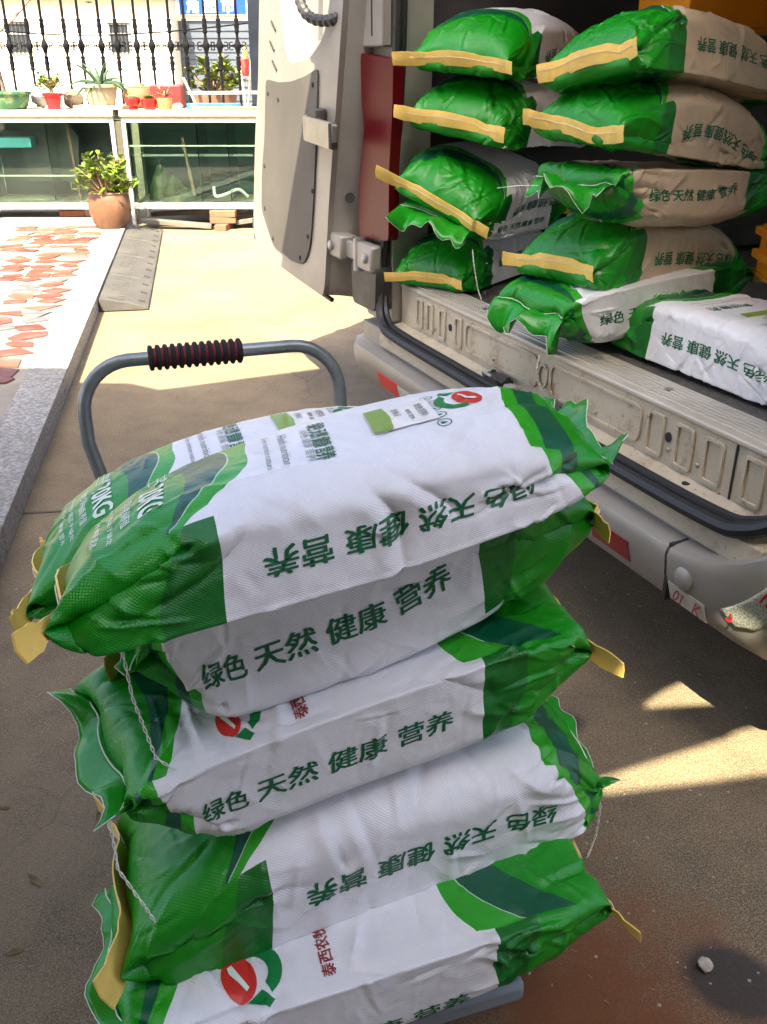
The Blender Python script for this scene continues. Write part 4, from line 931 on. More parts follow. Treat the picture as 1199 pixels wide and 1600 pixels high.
for sx in (-0.18, 0.18):
    for yy in (dy0-0.75, dy0-0.08):
        wl = MB(); wl.lathe([(0.02, -0.016), (0.046, -0.018), (0.052, -0.010), (0.052, 0.010), (0.046, 0.018), (0.02, 0.016)], (0, 0, 0), 20); wl = wl.build('wheel', M_RUBB, TR, smooth=True); wl.rotation_euler = (0, R(90), 0); wl.location = (sx, yy, 0.053)
        fk = MB(); fk.box(sx-0.028, sx-0.022, yy-0.02, yy+0.02, 0.045, 0.139).box(sx+0.022, sx+0.028, yy-0.02, yy+0.02, 0.045, 0.139).box(sx-0.03, sx+0.03, yy-0.03, yy+0.03, 0.138, 0.149); fk.build('caster_fork', M_STEEL, TR)
# ------------------------------------------------------------------ sacks on the trolley (near column, top to bottom, then the column behind it)
A1 = R(34.6)
def col_center(mid, ang, shift=0.0, back=0.172):
    """centre of a sack whose near side carries its text at point mid"""
    c, s = math.cos(ang), math.sin(ang); return (mid[0]-s*back+c*shift, mid[1]+c*back+s*shift)
GT = 'feed sacks stacked on the hand trolley'
def place(label, group, c, z, ang, G, mat_=None, pitch=0.0, roll=0.0):
    return Sack(label, group, G, (c[0], c[1], z), (roll, pitch, ang), mat_ or M_SACK)
# s1: top of the near column, face up, bottom end towards the camera side
c = (-0.083, 1.006)
lines1 = [(0.375, 2*SW+1.45*SG, 1.75, 0.20, -0.013, 0.011), (0.42, 2*SW+1.7*SG, 2.2, 0.14, -0.007, 0.009), (0.60, 2*SW+1.8*SG, 0.7, 0.16, -0.006, 0.010), (0.66, 0.06, -0.5, 0.20, 0.007, 0.012), (0.25, 0.04, -0.12, 0.34, 0.005, 0.008)]
s = place('top white and green sack with 20KG panel and upside-down lettering, near side', GT, c, 0.898, R(34), cloth(1, 0.165, 11, fine=True, lines=lines1, vol=0.0292, bend=quad_bend(kx=-0.02, ky=0.5, tw=0.02, twl=0.45, sh=0.45, sx=1.04, sz=0.74)), pitch=R(-1.5), roll=R(-8))
s.side_text(tall=1.25); s.face_print(); s.logo(0, u0=0.500, t=0.45); s.tape(ear0=0.030, ear1=0.01, body=0.75, width=0.030, lift=0.0, seed=1); s.hem(length=0.040, wave=0.012, seed=3, rise=0.02)
# s0: beside it at the back, a little lower and further left
c0 = (c[0]-0.285*math.sin(R(32))+0.035*math.cos(R(32)), c[1]+0.285*math.cos(R(32))+0.035*math.sin(R(32)))
s = place('rear sack of the top layer, half hidden behind the foremost top sack', GT, c0, 0.775, R(31), cloth(2, 0.185, 12, fine=True, vol=0.0292, bend=quad_bend(kx=0.06, ky=0.4, sh=0.3, sz=0.85)), pitch=R(-1.5), roll=R(-10))
s.side_text(); s.face_print(); s.logo(0, u0=0.500, t=0.45); s.tape(ear0=0.018, ear1=0.012, width=0.030, body=0.75, lift=0.0, seed=2); s.hem(seed=4)
# s2: second down, face down, hem end at the left
c = (-0.076, 1.116)
s = place('second trolley sack down, upright green lettering, drooping yellow tape at its right end', GT, c, 0.680, R(27.7), cloth(3, 0.165, 13, fine=True, flip=True, vol=0.0292, bend=quad_bend(kx=0.10, sh=0.30, tuck=0.07, sx=1.04, sz=1.2)), pitch=R(-4))
s.side_text(); s.logo(1, u0=0.500, t=0.4); s.tape(ear0=0.05, ear1=0.02, width=0.030, body=0.75, lift=0.0, seed=3); s.hem(length=0.03, wave=0.014, seed=5)
hl = s.G[-1, 0]; s.loose_thread([(hl[0]-.005, hl[1]+.03, hl[2]+.03), (hl[0]-.012, hl[1]-.02, hl[2]-.02), (hl[0]-.004, hl[1]-.035, hl[2]-.10), (hl[0]+.02, hl[1]-.045, hl[2]-.13), (hl[0]+.035, hl[1]-.05, hl[2]-.16)])
# s3
c = (-0.083, 1.066)
s = place('middle trolley sack with upright lettering, ruffled green hem and red logo at its left end', GT, c, 0.540, R(26.6), cloth(4, 0.170, 14, fine=True, flip=True, vol=0.0292, bend=quad_bend(kx=0.10, yx=-0.05, sh=0.22, tuck=0.06, sx=1.06, sz=0.95)), pitch=R(-3))
s.side_text(); s.logo(1, u0=0.500, t=0.80); s.tape(ear0=0.05, ear1=0.02, width=0.030, body=0.75, lift=0.0, seed=4); s.hem(length=0.045, wave=0.018, seed=6, rise=-0.01, flare=0.03)
hl = s.G[-1, 0]; s.loose_thread([(hl[0]-.03, hl[1]-.01, hl[2]), (hl[0]-.035, hl[1]-.03, hl[2]-.06), (hl[0]-.02, hl[1]-.05, hl[2]-.10), (hl[0]-.01, hl[1]-.05, hl[2]-.14)])
# s4
c = (-0.044, 1.063)
s = place('fourth trolley sack down, upside-down lettering, broad yellow tape at its left end', GT, c, 0.360, R(25.3), cloth(5, 0.175, 15, fine=True, vol=0.0292, bend=quad_bend(kx=0.08, sh=0.2, sx=1.09)), pitch=R(1))
s.side_text(); s.logo(0, u0=0.500, t=0.4); s.tape(ear0=0.02, ear1=0.04, width=0.06, drop=-0.005, seed=5); s.hem(length=0.028, wave=0.010, seed=7)
hl = s.G[-1, 0]; s.loose_thread([(hl[0]+.01, hl[1]+.03, hl[2]+.01), (hl[0]+.012, hl[1]-.005, hl[2]-.04), (hl[0]+.004, hl[1]-.012, hl[2]-.09), (hl[0]-.012, hl[1]-.018, hl[2]-.125)])
# s5: bottom
c = (-0.055, 0.945)
s = place('bottom trolley sack, creased white cloth with red logo, just above the deck', GT, c, 0.218, R(20), cloth(6, 0.180, 16, fine=True, flip=True, vol=0.0292, crumple=0.06, amp=1.35, bend=quad_bend(kx=0.02, sh=0.1, tuck=0.02, sx=1.03, sz=0.85)))
s.side_text(shift=0.27); s.logo(1, u0=0.500, t=0.80, size=0.034); s.tape(ear0=0.05, ear1=0.02, width=0.026, body=0.75, lift=0.0, seed=6); s.hem(length=0.03, wave=0.012, seed=8)
# column behind: only ends and hems of these show past the near column
back = (('rear column sack, second layer from the top, its hem peeping out at the left', 0.655, 32, 1, 21, False), ('rear column sack, middle layer, behind the sack with ruffled hem', 0.505, 29, 2, 22, True), ('rear column sack, second layer from the deck', 0.360, 26, 3, 23, False), ('rear column sack, bottom layer on the trolley deck', 0.218, 22, 4, 24, True))
for k, (lab_, z, an, sd, ws, fl_) in enumerate(back):
    a_ = R(an); cc = (-0.14+0.015*k, 1.34-0.005*k)
    s = place(lab_, GT, cc, z, a_, cloth(sd, {1: 0.175, 2: 0.185, 3: 0.165, 4: 0.170}[sd], ws, flip=fl_, vol={1: 0.0292, 2: 0.0292, 3: 0.0292, 4: 0.0292}[sd], bend=quad_bend(sz=0.80, sh=0.4)))
    s.side_text(gusset=1); s.tape(seed=20+k); s.hem(length=0.02, wave=0.006, seed=30+k)
# the matching half pallet board under the rear column is the trolley deck itself

# ------------------------------------------------------------------ sacks in the van
GV = 'feed sacks stacked in the van'
def in_van(label, end, yaw, pitch, G, roll=0.0, mat_=None, flip=False, half=0.335):
    a = R(yaw); h = float(G[..., 2].max())/2; x0 = end[0]+math.cos(a)*half; y0 = end[1]+math.sin(a)*half
    z0 = end[2]-h-math.sin(R(pitch))*half
    return place(label, GV, (x0, y0), z0, a, G, mat_, R(pitch), R(roll))
# right hand column
c1 = dict(vol=0.0292)
s = in_van('topmost sack of the right van column, tape slanting up across its green end', (0.475, 2.40, 1.478), 38, 7, cloth(1, 0.175, 31, fine=True, vol=0.0292, amp=1.2, bend=quad_bend(kx=0.12, sz=0.97)), roll=-11, mat_=M_WARMLIT); s.side_text(); s.tape(ear0=0.02, ear1=0.0, seed=31)
s.hem(seed=41)
s = in_van('second sack down in the right van column, its tape bent in a V', (0.46, 2.42, 1.340), 38, 8, cloth(2, 0.185, 32, fine=True, vol=0.0292, amp=1.2, bend=quad_bend(kx=0.06)), roll=3, mat_=M_WARMLIT); s.side_text(); s.tape(ear0=0.03, ear1=0.02, seed=32, drop=-0.015, vee=0.030); s.hem(seed=42)
s = in_van('right column van sack with hem end out, logo on top and upright lettering', (0.48, 2.44, 1.125), 36, 4, cloth(3, 0.165, 33, fine=True, flip=True, vol=0.0292, amp=1.2, bend=quad_bend(kx=0.05, sz=0.88)), mat_=M_WARMLIT); s.side_text(); s.logo(1, u0=0.525, t=0.25); s.hem(length=0.07, wave=0.03, seed=43, rise=-0.02); s.tape(seed=33)
s.loose_thread([(-0.375, 0.10, 0.09), (-0.40, 0.15, 0.085), (-0.43, 0.19, 0.075)])
s = in_van('fourth sack down in the right van column, taped end over the floor sacks', (0.45, 2.50, 0.985), 36, 6, cloth(4, 0.170, 34, fine=True, vol=0.0292, amp=1.1, bend=quad_bend(kx=0.08, sz=1.05)), mat_=M_WARMLIT); s.side_text(); s.tape(ear0=0.02, ear1=0.04, seed=34); s.hem(seed=44)
s = in_van('van floor sack with hem at the sill and red logo, under the right column', (0.405, 2.45, 0.806), 30, -3, cloth(5, 0.175, 35, fine=True, flip=True, vol=0.0292, amp=1.2, bend=quad_bend(kx=0.10, sz=0.95))); s.side_text(); s.logo(1, u0=0.530, t=0.45, size=0.034); s.hem(length=0.07, wave=0.03, seed=45, rise=-0.05); s.tape(seed=35)
s.loose_thread([(-0.46, -0.18, 0.06), (-0.475, -0.19, 0.03), (-0.47, -0.185, 0.0), (-0.455, -0.19, -0.03)])
s = in_van('loose sack lying alone on the van floor by the aluminium sill strip', (0.745, 2.56, 0.800), -64, 0, cloth(1, 0.150, 36, fine=True, vol=0.0292, amp=1.3, bend=quad_bend(kx=0.06, tw=0.05)), half=0.335); s.side_text(); s.face_print(); s.logo(0); s.tape(ear0=0.02, ear1=0.03, width=0.045, seed=36); s.hem(seed=46)
# left hand column
s = in_van('topmost sack of the left van column, level tape across its green end', (0.225, 3.12, 1.495), 55, 3, cloth(2, 0.185, 51, fine=True, vol=0.0292, amp=1.1, bend=quad_bend(kx=0.10, sz=1.08, sy=1.2)), roll=4); s.side_text(); s.tape(ear0=0.03, ear1=0.06, seed=51); s.hem(seed=61)
s = in_van('second sack down in the left van column, tape sloping down to the right', (0.215, 3.13, 1.310), 55, 3, cloth(1, 0.175, 52, fine=True, vol=0.0292, amp=1.1, bend=quad_bend(kx=0.10, sz=1.05, sy=1.2)), roll=9); s.side_text(); s.tape(ear0=0.03, ear1=0.05, seed=52); s.hem(seed=62)
s = in_van('third sack down in the left van column, tilted with a steeply sloping tape', (0.155, 3.14, 1.075), 57, 2, cloth(3, 0.165, 53, fine=True, vol=0.0292, amp=1.1, bend=quad_bend(kx=0.10, sy=1.2)), roll=20); s.side_text(); s.tape(ear0=0.05, ear1=0.07, seed=53); s.hem(seed=63)
s = in_van('van sack with wavy white edged hem, second from bottom of left stack', (0.175, 3.16, 0.945), 55, 1, cloth(4, 0.170, 54, fine=True, flip=True, vol=0.0292, bend=quad_bend(kx=0.05, sz=0.62, sy=1.05)), roll=9); s.side_text(); s.hem(length=0.11, wave=0.022, seed=64, rise=-0.04); s.tape(seed=54)
s.loose_thread([(-0.45, -0.20, 0.04), (-0.47, -0.23, -0.01), (-0.46, -0.25, -0.07), (-0.46, -0.27, -0.10)])
s = in_van('bottom sack of the left van column, crumpled tape on its green end', (0.155, 3.20, 0.812), 55, 0, cloth(5, 0.175, 55, fine=True, vol=0.0292, amp=1.3, bend=quad_bend(kx=0.05, sz=0.98))); s.side_text(); s.tape(ear0=0.01, ear1=0.03, seed=55, width=0.035); s.hem(seed=65)

# orange plastic crates behind the right hand column
M_ORA = mat('orange crate plastic', (0.75, 0.27, 0.010), 0.4, 0, 0.1, 8)
def crate(label, loc, rz, sx=0.40, sy=0.30, sz=0.26):
    t_ = thing('crate', label, 'crate', loc, (0, 0, rz), 'orange crates in the van'); w_ = 0.012
    mb = MB(); mb.box(-sx/2, sx/2, -sy/2, sy/2, 0, w_)
    mb.prism([(-sx/2, -sy/2), (sx/2, -sy/2), (sx/2, sy/2), (-sx/2, sy/2)], w_, sz, axis='z', hole=[(-sx/2+w_, -sy/2+w_), (sx/2-w_, -sy/2+w_), (sx/2-w_, sy/2-w_), (-sx/2+w_, sy/2-w_)])
    mb.build('crate_body', M_ORA, t_, bevel=0.006)
    for z in (sz-0.03, sz-0.09):
        rm = MB(); e = 0.014; rm.prism([(-sx/2-e, -sy/2-e), (sx/2+e, -sy/2-e), (sx/2+e, sy/2+e), (-sx/2-e, sy/2+e)], z, z+0.022, axis='z', hole=[(-sx/2-.0005, -sy/2-.0005), (sx/2+.0005, -sy/2-.0005), (sx/2+.0005, sy/2+.0005), (-sx/2-.0005, sy/2+.0005)]); rm.build('crate_rim', M_ORA, t_, bevel=0.004)
    return t_
crate('orange crate at the top right behind the topmost right van sack', (1.36, 2.86, 1.46), R(20), 0.42, 0.32, 0.36)
crate('orange crate just left of the top right crate, behind the topmost sacks', (1.02, 3.25, 1.50), R(15), 0.36, 0.30, 0.34)
crate('orange crate by the right end of the fourth van sack', (1.115, 2.42, 0.895), R(-5), 0.22, 0.30, 0.14)
# ------------------------------------------------------------------ glass display tanks along the far side
def tank_glass():
    t = NT('green tinted tank glass'); t.b.inputs['Transmission Weight'].default_value = 1.0; t.b.inputs['IOR'].default_value = 1.45; return t.done((0.70, 0.86, 0.78), 0.01)
M_GLASS = tank_glass(); M_WFRAME = mat('white painted angle frame', (0.50, 0.48, 0.42), 0.5, 0, 0.08, 8, dirt=(0.30, 0.27, 0.21)); M_TOP = mat('cream stone counter top', (0.42, 0.38, 0.30), 0.55, 0, 0.1, 6, dirt=(0.30, 0.26, 0.20))
M_INSIDE = mat('dark green tank lining', (0.022, 0.036, 0.030), 0.35, 0, 0.3, 3); M_SILT = mat('silt in the tank', (0.15, 0.14, 0.10), 0.9, 0, 0.4, 6)
def tank(label, x0, x1, y0, y1, zb, zt, mids, water, curt, lining):
    t_ = thing('display_tank', label, 'glass tank', ((x0+x1)/2, y0, 0), (0, 0, 0), 'white framed glass tanks under the fence'); ox = -(x0+x1)/2; a, b = x0+ox, x1+ox; d = y1-y0
    p = 0.035
    for nm, bx in (('post', (a, a+p, 0, p, 0, zt)), ('post', (b-p, b, 0, p, 0, zt)), ('post', (a, a+p, d-p, d, 0, zt)), ('post', (b-p, b, d-p, d, 0, zt)), ('bottom_rail', (a+p, b-p, 0, p, zb-0.055, zb)), ('bottom_rail', (a+p, b-p, d-p, d, zb-0.055, zb)), ('top_rail', (a+p, b-p, 0, p, zt-0.05, zt)), ('top_rail', (a+p, b-p, d-p, d, zt-0.05, zt))):
        MB().box(*bx).build(nm, M_WFRAME, t_, bevel=0.004)
    for x in mids:
        MB().box(x-0.018, x+0.018, 0.005, 0.04, 0, zb-0.056).build('leg', M_WFRAME, t_)
        for sg in (-1, 1): 
            g_ = MB(); g_.prism([(x+sg*0.018, zb-0.056), (x+sg*0.075, zb-0.056), (x+sg*0.018, zb-0.13)], 0.010, 0.034); g_.build('leg_gusset', M_WFRAME, t_)
    MB().box(a-0.01, b+0.01, -0.03, d+0.03, zt+0.001, zt+0.055).build('counter_top', M_TOP, t_, bevel=0.006)
    MB().box(a+p, b-p, 0.040, d-0.040, zb-0.02, zb+0.01).build('tank_floor', M_SILT, t_)
    MB().box(a+p, b-p, 0.010, 0.018, zb+0.002, zt-0.052).build('front_glass', M_GLASS, t_)
    for x in (a+p+0.005, b-p-0.013): MB().box(x, x+0.008, 0.045, d-0.045, zb+0.012, zt-0.052).build('end_glass', M_GLASS, t_)
    MB().box(a+p, b-p, d-0.050, d-0.040, zb+0.012, zt-0.052).build('tank_back', lining, t_)
    MB().box(a+p, b-p, 0.030, 0.044, water, water+0.012).build('glass_shelf', M_WFRAME, t_)
    for x in curt: MB().box(x, x+0.010, 0.06, d-0.06, zb+0.012, zt-0.06).build('partition_glass', M_GLASS, t_)
    return t_
YT = 9.13
tl = tank('left display tank, murky grey inside, brown pot standing in front', -4.35, -2.455, YT, YT+0.62, 0.235, 0.985, (-0.29,), 0.47, (-0.35, 0.3), M_INSIDE)
trk = tank('right display tank with deep green glass, nearest the van door', -2.385, -0.70, YT+0.01, YT+0.63, 0.235, 0.985, (), 0.73, (-0.18, 0.10), mat('teal tank lining', (0.012, 0.062, 0.048), 0.3, 0, 0.3, 3))
# things inside the tanks
def in_tank(name, lab_, cat, mb, m, **k): return tag(mb.build(name, m, **k), lab_, cat)
in_tank('corrugated_sheet', 'dark grey arched sheet standing inside the left tank', 'sheet', MB().prism([(-3.40, 0.40), (-2.93, 0.40), (-2.88, 0.80), (-2.98, 0.93), (-3.15, 0.955), (-3.33, 0.92), (-3.44, 0.78)], YT+0.30, YT+0.34), mat('dark weathered sheet', (0.05, 0.047, 0.04), 0.6, 0, 0.3, 5))
in_tank('polystyrene_box', 'turquoise plastic tray inside the left tank, at the photo edge', 'tray', MB().box(-3.62, -3.28, YT+0.14, YT+0.34, 0.71, 0.80), mat('turquoise plastic', (0.06, 0.26, 0.28), 0.5), bevel=0.01)
in_tank('net_pole', 'thin rusty rod leaning inside the left tank', 'rod', MB().bar((-2.88, YT+0.12, 0.25), (-2.93, YT+0.16, 0.93), 0.022, 0.022), mat('rusty rod', (0.13, 0.07, 0.04), 0.8))
in_tank('net_pole', 'brown rod leaning inside the right tank', 'rod', MB().bar((-1.79, YT+0.14, 0.25), (-1.88, YT+0.18, 0.80), 0.026, 0.026), mat('brown rod', (0.14, 0.10, 0.06), 0.8))
in_tank('filter_tube', 'pale looped filter tube on the floor of the right tank', 'tube', MB().tube(smooth_path([(-1.62, YT+0.2, 0.36), (-1.60, YT+0.16, 0.28), (-1.50, YT+0.14, 0.30), (-1.38, YT+0.16, 0.34), (-1.30, YT+0.2, 0.27)], 6), 0.014, 8), mat('pale plastic tube', (0.62, 0.60, 0.52), 0.4), smooth=True)
rk = MB()
for (x, h, w_) in ((-2.12, 0.34, 0.13), (-2.00, 0.22, 0.15), (-1.95, 0.12, 0.22)): rk.lathe([(w_, 0), (w_*0.8, h*0.35), (w_*0.4, h*0.75), (0.01, h)], (x, YT+0.22, 0.247), 9)
in_tank('ornament_rock', 'mossy pointed rock inside the right tank', 'rock', rk, mat('mossy rock', (0.02, 0.034, 0.010), 0.9, 0, 0.5, 12))
pl = MB(); pl.box(-2.3, -1.25, YT+0.33, YT+0.36, 0.62, 0.64); in_tank('shelf_board', 'pale board lying inside the right tank', 'board', pl, mat('pale board', (0.40, 0.44, 0.38), 0.6))
# rubble below the tanks
M_BRICK = mat('weathered red brick', (0.22, 0.075, 0.038), 0.85, 0, 0.2, 14, 0.3, 40)
def brick_thing(lab_, loc, rz): 
    o = MB().box(-0.12, 0.12, -0.055, 0.055, 0, 0.056).build('brick', M_BRICK, None, bevel=0.004); o.location = loc; o.rotation_euler = (0, 0, rz); return tag(o, lab_, 'brick', 'bricks propping up the right tank')
brick_thing('lower brick under the right tank, standing end on', (-1.515, 9.12, 0.0), R(82)); brick_thing('middle brick of the prop, laid across', (-1.52, 9.13, 0.058), R(4)); brick_thing('uppermost brick of the prop under the right tank', (-1.515, 9.13, 0.116), R(-2))
brick_thing('lone brick on the ground under the left tank', (-2.98, 9.28, PZ), R(3))
M_WOOD = mat('grey weathered timber', (0.11, 0.095, 0.075), 0.85, 0, 0.25, 10)
for k, (a, b, w_, lab_) in enumerate((((-2.30, 9.16, 0.075), (-1.62, 9.10, 0.030), 0.10, 'front grey plank under the right tank'), ((-2.25, 9.40, 0.10), (-1.30, 9.28, 0.16), 0.09, 'rear grey plank slanting up under the right tank'), ((-1.40, 9.2, 0.05), (-0.95, 9.12, 0.12), 0.08, 'short timber end by the van door under the right tank'))):
    tag(MB().bar(a, b, w_, 0.04).build('plank', M_WOOD, None, bevel=0.004), lab_, 'plank')
tag(MB().bar((-3.10, 9.30, PZ+0.045), (-2.62, 9.28, PZ+0.045), 0.10, 0.09).build('plank', mat('pale timber block', (0.28, 0.22, 0.16), 0.8), None, bevel=0.005), 'pale timber block under the left tank', 'plank')

# ------------------------------------------------------------------ plants and pots
def leaf_mesh(mb, base, d, L_, W_, up=Vector((0, 0, 1)), curl=0.25, th=0.18):
    d = d.normalized(); s_ = d.cross(up); s_ = s_.normalized() if s_.length > 1e-3 else Vector((1, 0, 0)); n = s_.cross(d)
    P = [base, base+d*L_*.35+s_*W_*.75+n*W_*th, base+d*L_*.75+s_*W_*.9+n*W_*curl, base+d*L_+n*W_*curl*0.5, base+d*L_*.75-s_*W_*.9+n*W_*curl, base+d*L_*.35-s_*W_*.75+n*W_*th, base+d*L_*.55-n*W_*.35]
    mb.add(P, [(0, 1, 6), (1, 2, 6), (2, 3, 6), (3, 4, 6), (4, 5, 6), (5, 0, 6), (0, 5, 1), (1, 5, 4, 2), (2, 4, 3)])
def leaf_mat(name, c, var=0.35): 
    t = NT(name); o = t.coord(); k = t.ramp(t.noise(11, 4, o), [(0.3, tuple(x*(1-var) for x in c)), (0.7, tuple(x*(1+var) for x in c))]); t.b.inputs['Subsurface Weight'].default_value = 0.0; return t.done(k, 0.38)
M_LEAF = leaf_mat('bright succulent leaf', (0.095, 0.155, 0.012)); M_LEAFD = leaf_mat('aloe leaf', (0.035, 0.066, 0.030)); M_SOIL = mat('dry soil', (0.09, 0.065, 0.045), 0.95, 0, 0.4, 30); M_STEM = mat('woody stem', (0.20, 0.13, 0.07), 0.85)
def pot(name, lab_, cat, loc, prof, m, soil_z, soil_r, group=None):
    t_ = thing(name, lab_, cat, loc, (0, 0, rnd.uniform(0, 6)), group); mb = MB(); mb.lathe(prof, (0, 0, 0), 28, caps=False)
    mb.lathe([(0.0, 0.001), (prof[0][0], 0.001)], (0, 0, 0), 28, caps=False); mb.build('pot_body', m, t_, smooth=True)
    if soil_r: MB().lathe([(0.0, soil_z), (soil_r, soil_z)], (0, 0, 0), 20, caps=False).build('soil', M_SOIL, t_)
    return t_
def bush(t_, c, rx, rz, n, m, L_, W_, seed, stems=10, stem_h=0.2):
    q = random.Random(seed); st_ = MB()
    tips = []
    for k in range(stems):
        a = q.uniform(0, 6.283); r = rx*math.sqrt(q.uniform(0.02, 1)); z = c[2]+rz*q.uniform(0.25, 1.0)*math.sqrt(max(0.05, 1-(r/rx)**2*0.85)); tip = Vector((c[0]+r*math.cos(a), c[1]+r*math.sin(a), z)); tips.append(tip)
        st_.tube([Vector((c[0]+0.2*r*math.cos(a), c[1]+0.2*r*math.sin(a), c[2]-0.02)), Vector((c[0]+0.7*r*math.cos(a), c[1]+0.7*r*math.sin(a), c[2]+(z-c[2])*0.5)), tip], [0.012, 0.008, 0.005], 5)
    st_.build('stem', M_STEM, t_, smooth=True)
    for k in range(n):
        tip = tips[k % stems]; mb = MB(); b = tip+Vector((q.gauss(0, .012), q.gauss(0, .012), q.uniform(-0.07, 0.01)))
        a = q.uniform(0, 6.283); d = Vector((math.cos(a), math.sin(a), q.uniform(-0.1, 0.9))); leaf_mesh(mb, b, d, L_*q.uniform(.7, 1.15), W_*q.uniform(.8, 1.15)); mb.build('leaf', m, t_, smooth=True)
big = pot('potted_plant', 'bright green jade plant in a big brown glazed pot by the kerb ramp', 'potted plant', (-2.43, 8.60, PZ-0.0), [(0.125, 0.0), (0.158, 0.05), (0.182, 0.14), (0.186, 0.20), (0.176, 0.26), (0.168, 0.285), (0.176, 0.298), (0.172, 0.308), (0.155, 0.302), (0.150, 0.27)], mat('brown glazed clay', (0.125, 0.056, 0.028), 0.4, 0, 0.2, 9, dirt=(0.19, 0.115, 0.07)), 0.28, 0.152)
bush(big, (0, 0, 0.29), 0.235, 0.36, 290, M_LEAF, 0.078, 0.026, 3, stems=58)
ZT = 1.041
bowl = pot('flower_bowl', 'wide green plastic bowl pot at the left edge of the counter', 'pot', (-3.40, 9.28, ZT), [(0.11, 0), (0.14, 0.03), (0.165, 0.12), (0.185, 0.13), (0.185, 0.15), (0.165, 0.15), (0.150, 0.11)], mat('green glazed pot', (0.018, 0.11, 0.045), 0.35, 0, 0.2, 20, dirt=(0.35, 0.33, 0.14)), 0.12, 0.152)
rp_ = pot('potted_plant', 'small tree-like succulent in a plain red plastic pot', 'potted plant', (-3.02, 9.28, ZT), [(0.055, 0), (0.075, 0.11), (0.090, 0.112), (0.092, 0.135), (0.078, 0.135), (0.070, 0.10)], mat('red plastic pot', (0.33, 0.008, 0.012), 0.35, 0, 0.1, 10), 0.115, 0.072)
MB().tube([(0, 0, 0.11), (0.008, 0, 0.18), (0.0, 0.01, 0.25)], [0.018, 0.015, 0.010], 7).build('trunk', M_STEM, rp_, smooth=True); bush(rp_, (0, 0, 0.20), 0.11, 0.14, 150, M_LEAF, 0.045, 0.014, 5, stems=20)
slab = MB().box(-2.80, -2.36, 9.12, 9.48, ZT, ZT+0.035).build('stone_slab', M_TOP, None, bevel=0.006); tag(slab, 'cream stone slab under the aloe pot', 'slab')
al = pot('potted_plant', 'spiky aloe with curling leaves in a cream pot on a slab', 'potted plant', (-2.575, 9.28, ZT+0.036), [(0.110, 0), (0.120, 0.02), (0.150, 0.145), (0.172, 0.15), (0.174, 0.175), (0.155, 0.175), (0.142, 0.13)], mat('cream clay pot', (0.33, 0.265, 0.165), 0.6, 0, 0.1, 8), 0.155, 0.146)
q = random.Random(4)
for k in range(22):
    a = 6.283*k/22*2.4+q.uniform(-.2, .2); L_ = q.uniform(0.20, 0.36); el = q.uniform(0.25, 1.35); P = []; rr = []
    for j in range(9):
        t = j/8; x = L_*t; ben = el-1.5*t*(1.3-el*0.6)
        if j == 0: p = Vector((0.02*math.cos(a), 0.02*math.sin(a), 0.16))
        else: p = P[-1]+Vector((math.cos(a)*math.cos(ben), math.sin(a)*math.cos(ben), math.sin(ben)))*(L_/8)
        P.append(p); rr.append(0.019*(1-t)**0.7+0.0015)
    MB().tube(P, rr, 6).build('leaf', M_LEAFD, al, smooth=True)
cp = pot('clay_jar', 'rounded orange clay jar with a lid behind the small red pots', 'jar', (-2.30, 9.58, ZT), [(0.09, 0), (0.14, 0.05), (0.155, 0.12), (0.13, 0.17), (0.10, 0.18)], mat('orange clay', (0.19, 0.078, 0.032), 0.7, 0, 0.2, 9), 0, 0); MB().lathe([(0.0, 0.215), (0.05, 0.21), (0.06, 0.19), (0.115, 0.178), (0.10, 0.172)], (0, 0, 0), 20, caps=False).build('lid', mat('brown jar lid', (0.16, 0.085, 0.036), 0.6), cp, smooth=True)
tag(MB().box(-2.17, -1.88, 9.46, 9.66, ZT, ZT+0.20).build('planter_box', mat('dark red planter', (0.13, 0.010, 0.010), 0.5), None, bevel=0.012), 'dark red planter box behind the small pots', 'planter')
tag(MB().box(-2.36, -2.14, 9.62, 9.72, ZT, ZT+0.19).build('planter_box', mat('salmon planter', (0.24, 0.06, 0.035), 0.6), None, bevel=0.012), 'salmon planter box beside the orange clay jar', 'planter')
M_REDG = mat('glossy red glaze', (0.34, 0.012, 0.010), 0.3, 0, 0.1, 10)
for k, (x, m, lab_) in enumerate(((-2.275, M_REDG, 'squat red footed pot with a pale rosette, left of the small pots'), (-2.125, M_REDG, 'red round pot with a green rosette, middle of the small pots'))):
    p_ = pot('succulent_pot', lab_, 'pot', (x, 9.19, ZT), [(0.045, 0), (0.045, 0.012), (0.035, 0.022), (0.062, 0.045), (0.072, 0.075), (0.066, 0.10), (0.058, 0.10)] if k == 0 else [(0.045, 0), (0.066, 0.03), (0.072, 0.085), (0.064, 0.09)], m, 0.08, 0.058, 'small pots on the counter')
    q = random.Random(k)
    for j in range(22):
        a = j*2.4; r = 0.010+0.0016*j; mb = MB(); leaf_mesh(mb, Vector((r*.4*math.cos(a), r*.4*math.sin(a), 0.09)), Vector((math.cos(a), math.sin(a), 1.2-0.04*j)), 0.045, 0.012); mb.build('leaf', leaf_mat('pale rosette leaf', (0.40, 0.45, 0.28)) if (k == 0 and j == 0) else (bpy.data.materials['pale rosette leaf'] if k == 0 else M_LEAF), p_, smooth=True)
p_ = pot('succulent_pot', 'patterned red and yellow pot with reddish rosettes, right of the small pots', 'pot', (-1.985, 9.19, ZT), [(0.055, 0), (0.060, 0.02), (0.072, 0.10), (0.066, 0.10)], None or mat('patterned glaze', (0.36, 0.20, 0.07), 0.4, 0, 0.5, 22, dirt=(0.55, 0.06, 0.05)), 0.09, 0.064, 'small pots on the counter')
M_RLEAF = leaf_mat('reddish rosette leaf', (0.40, 0.14, 0.08)); q = random.Random(12)
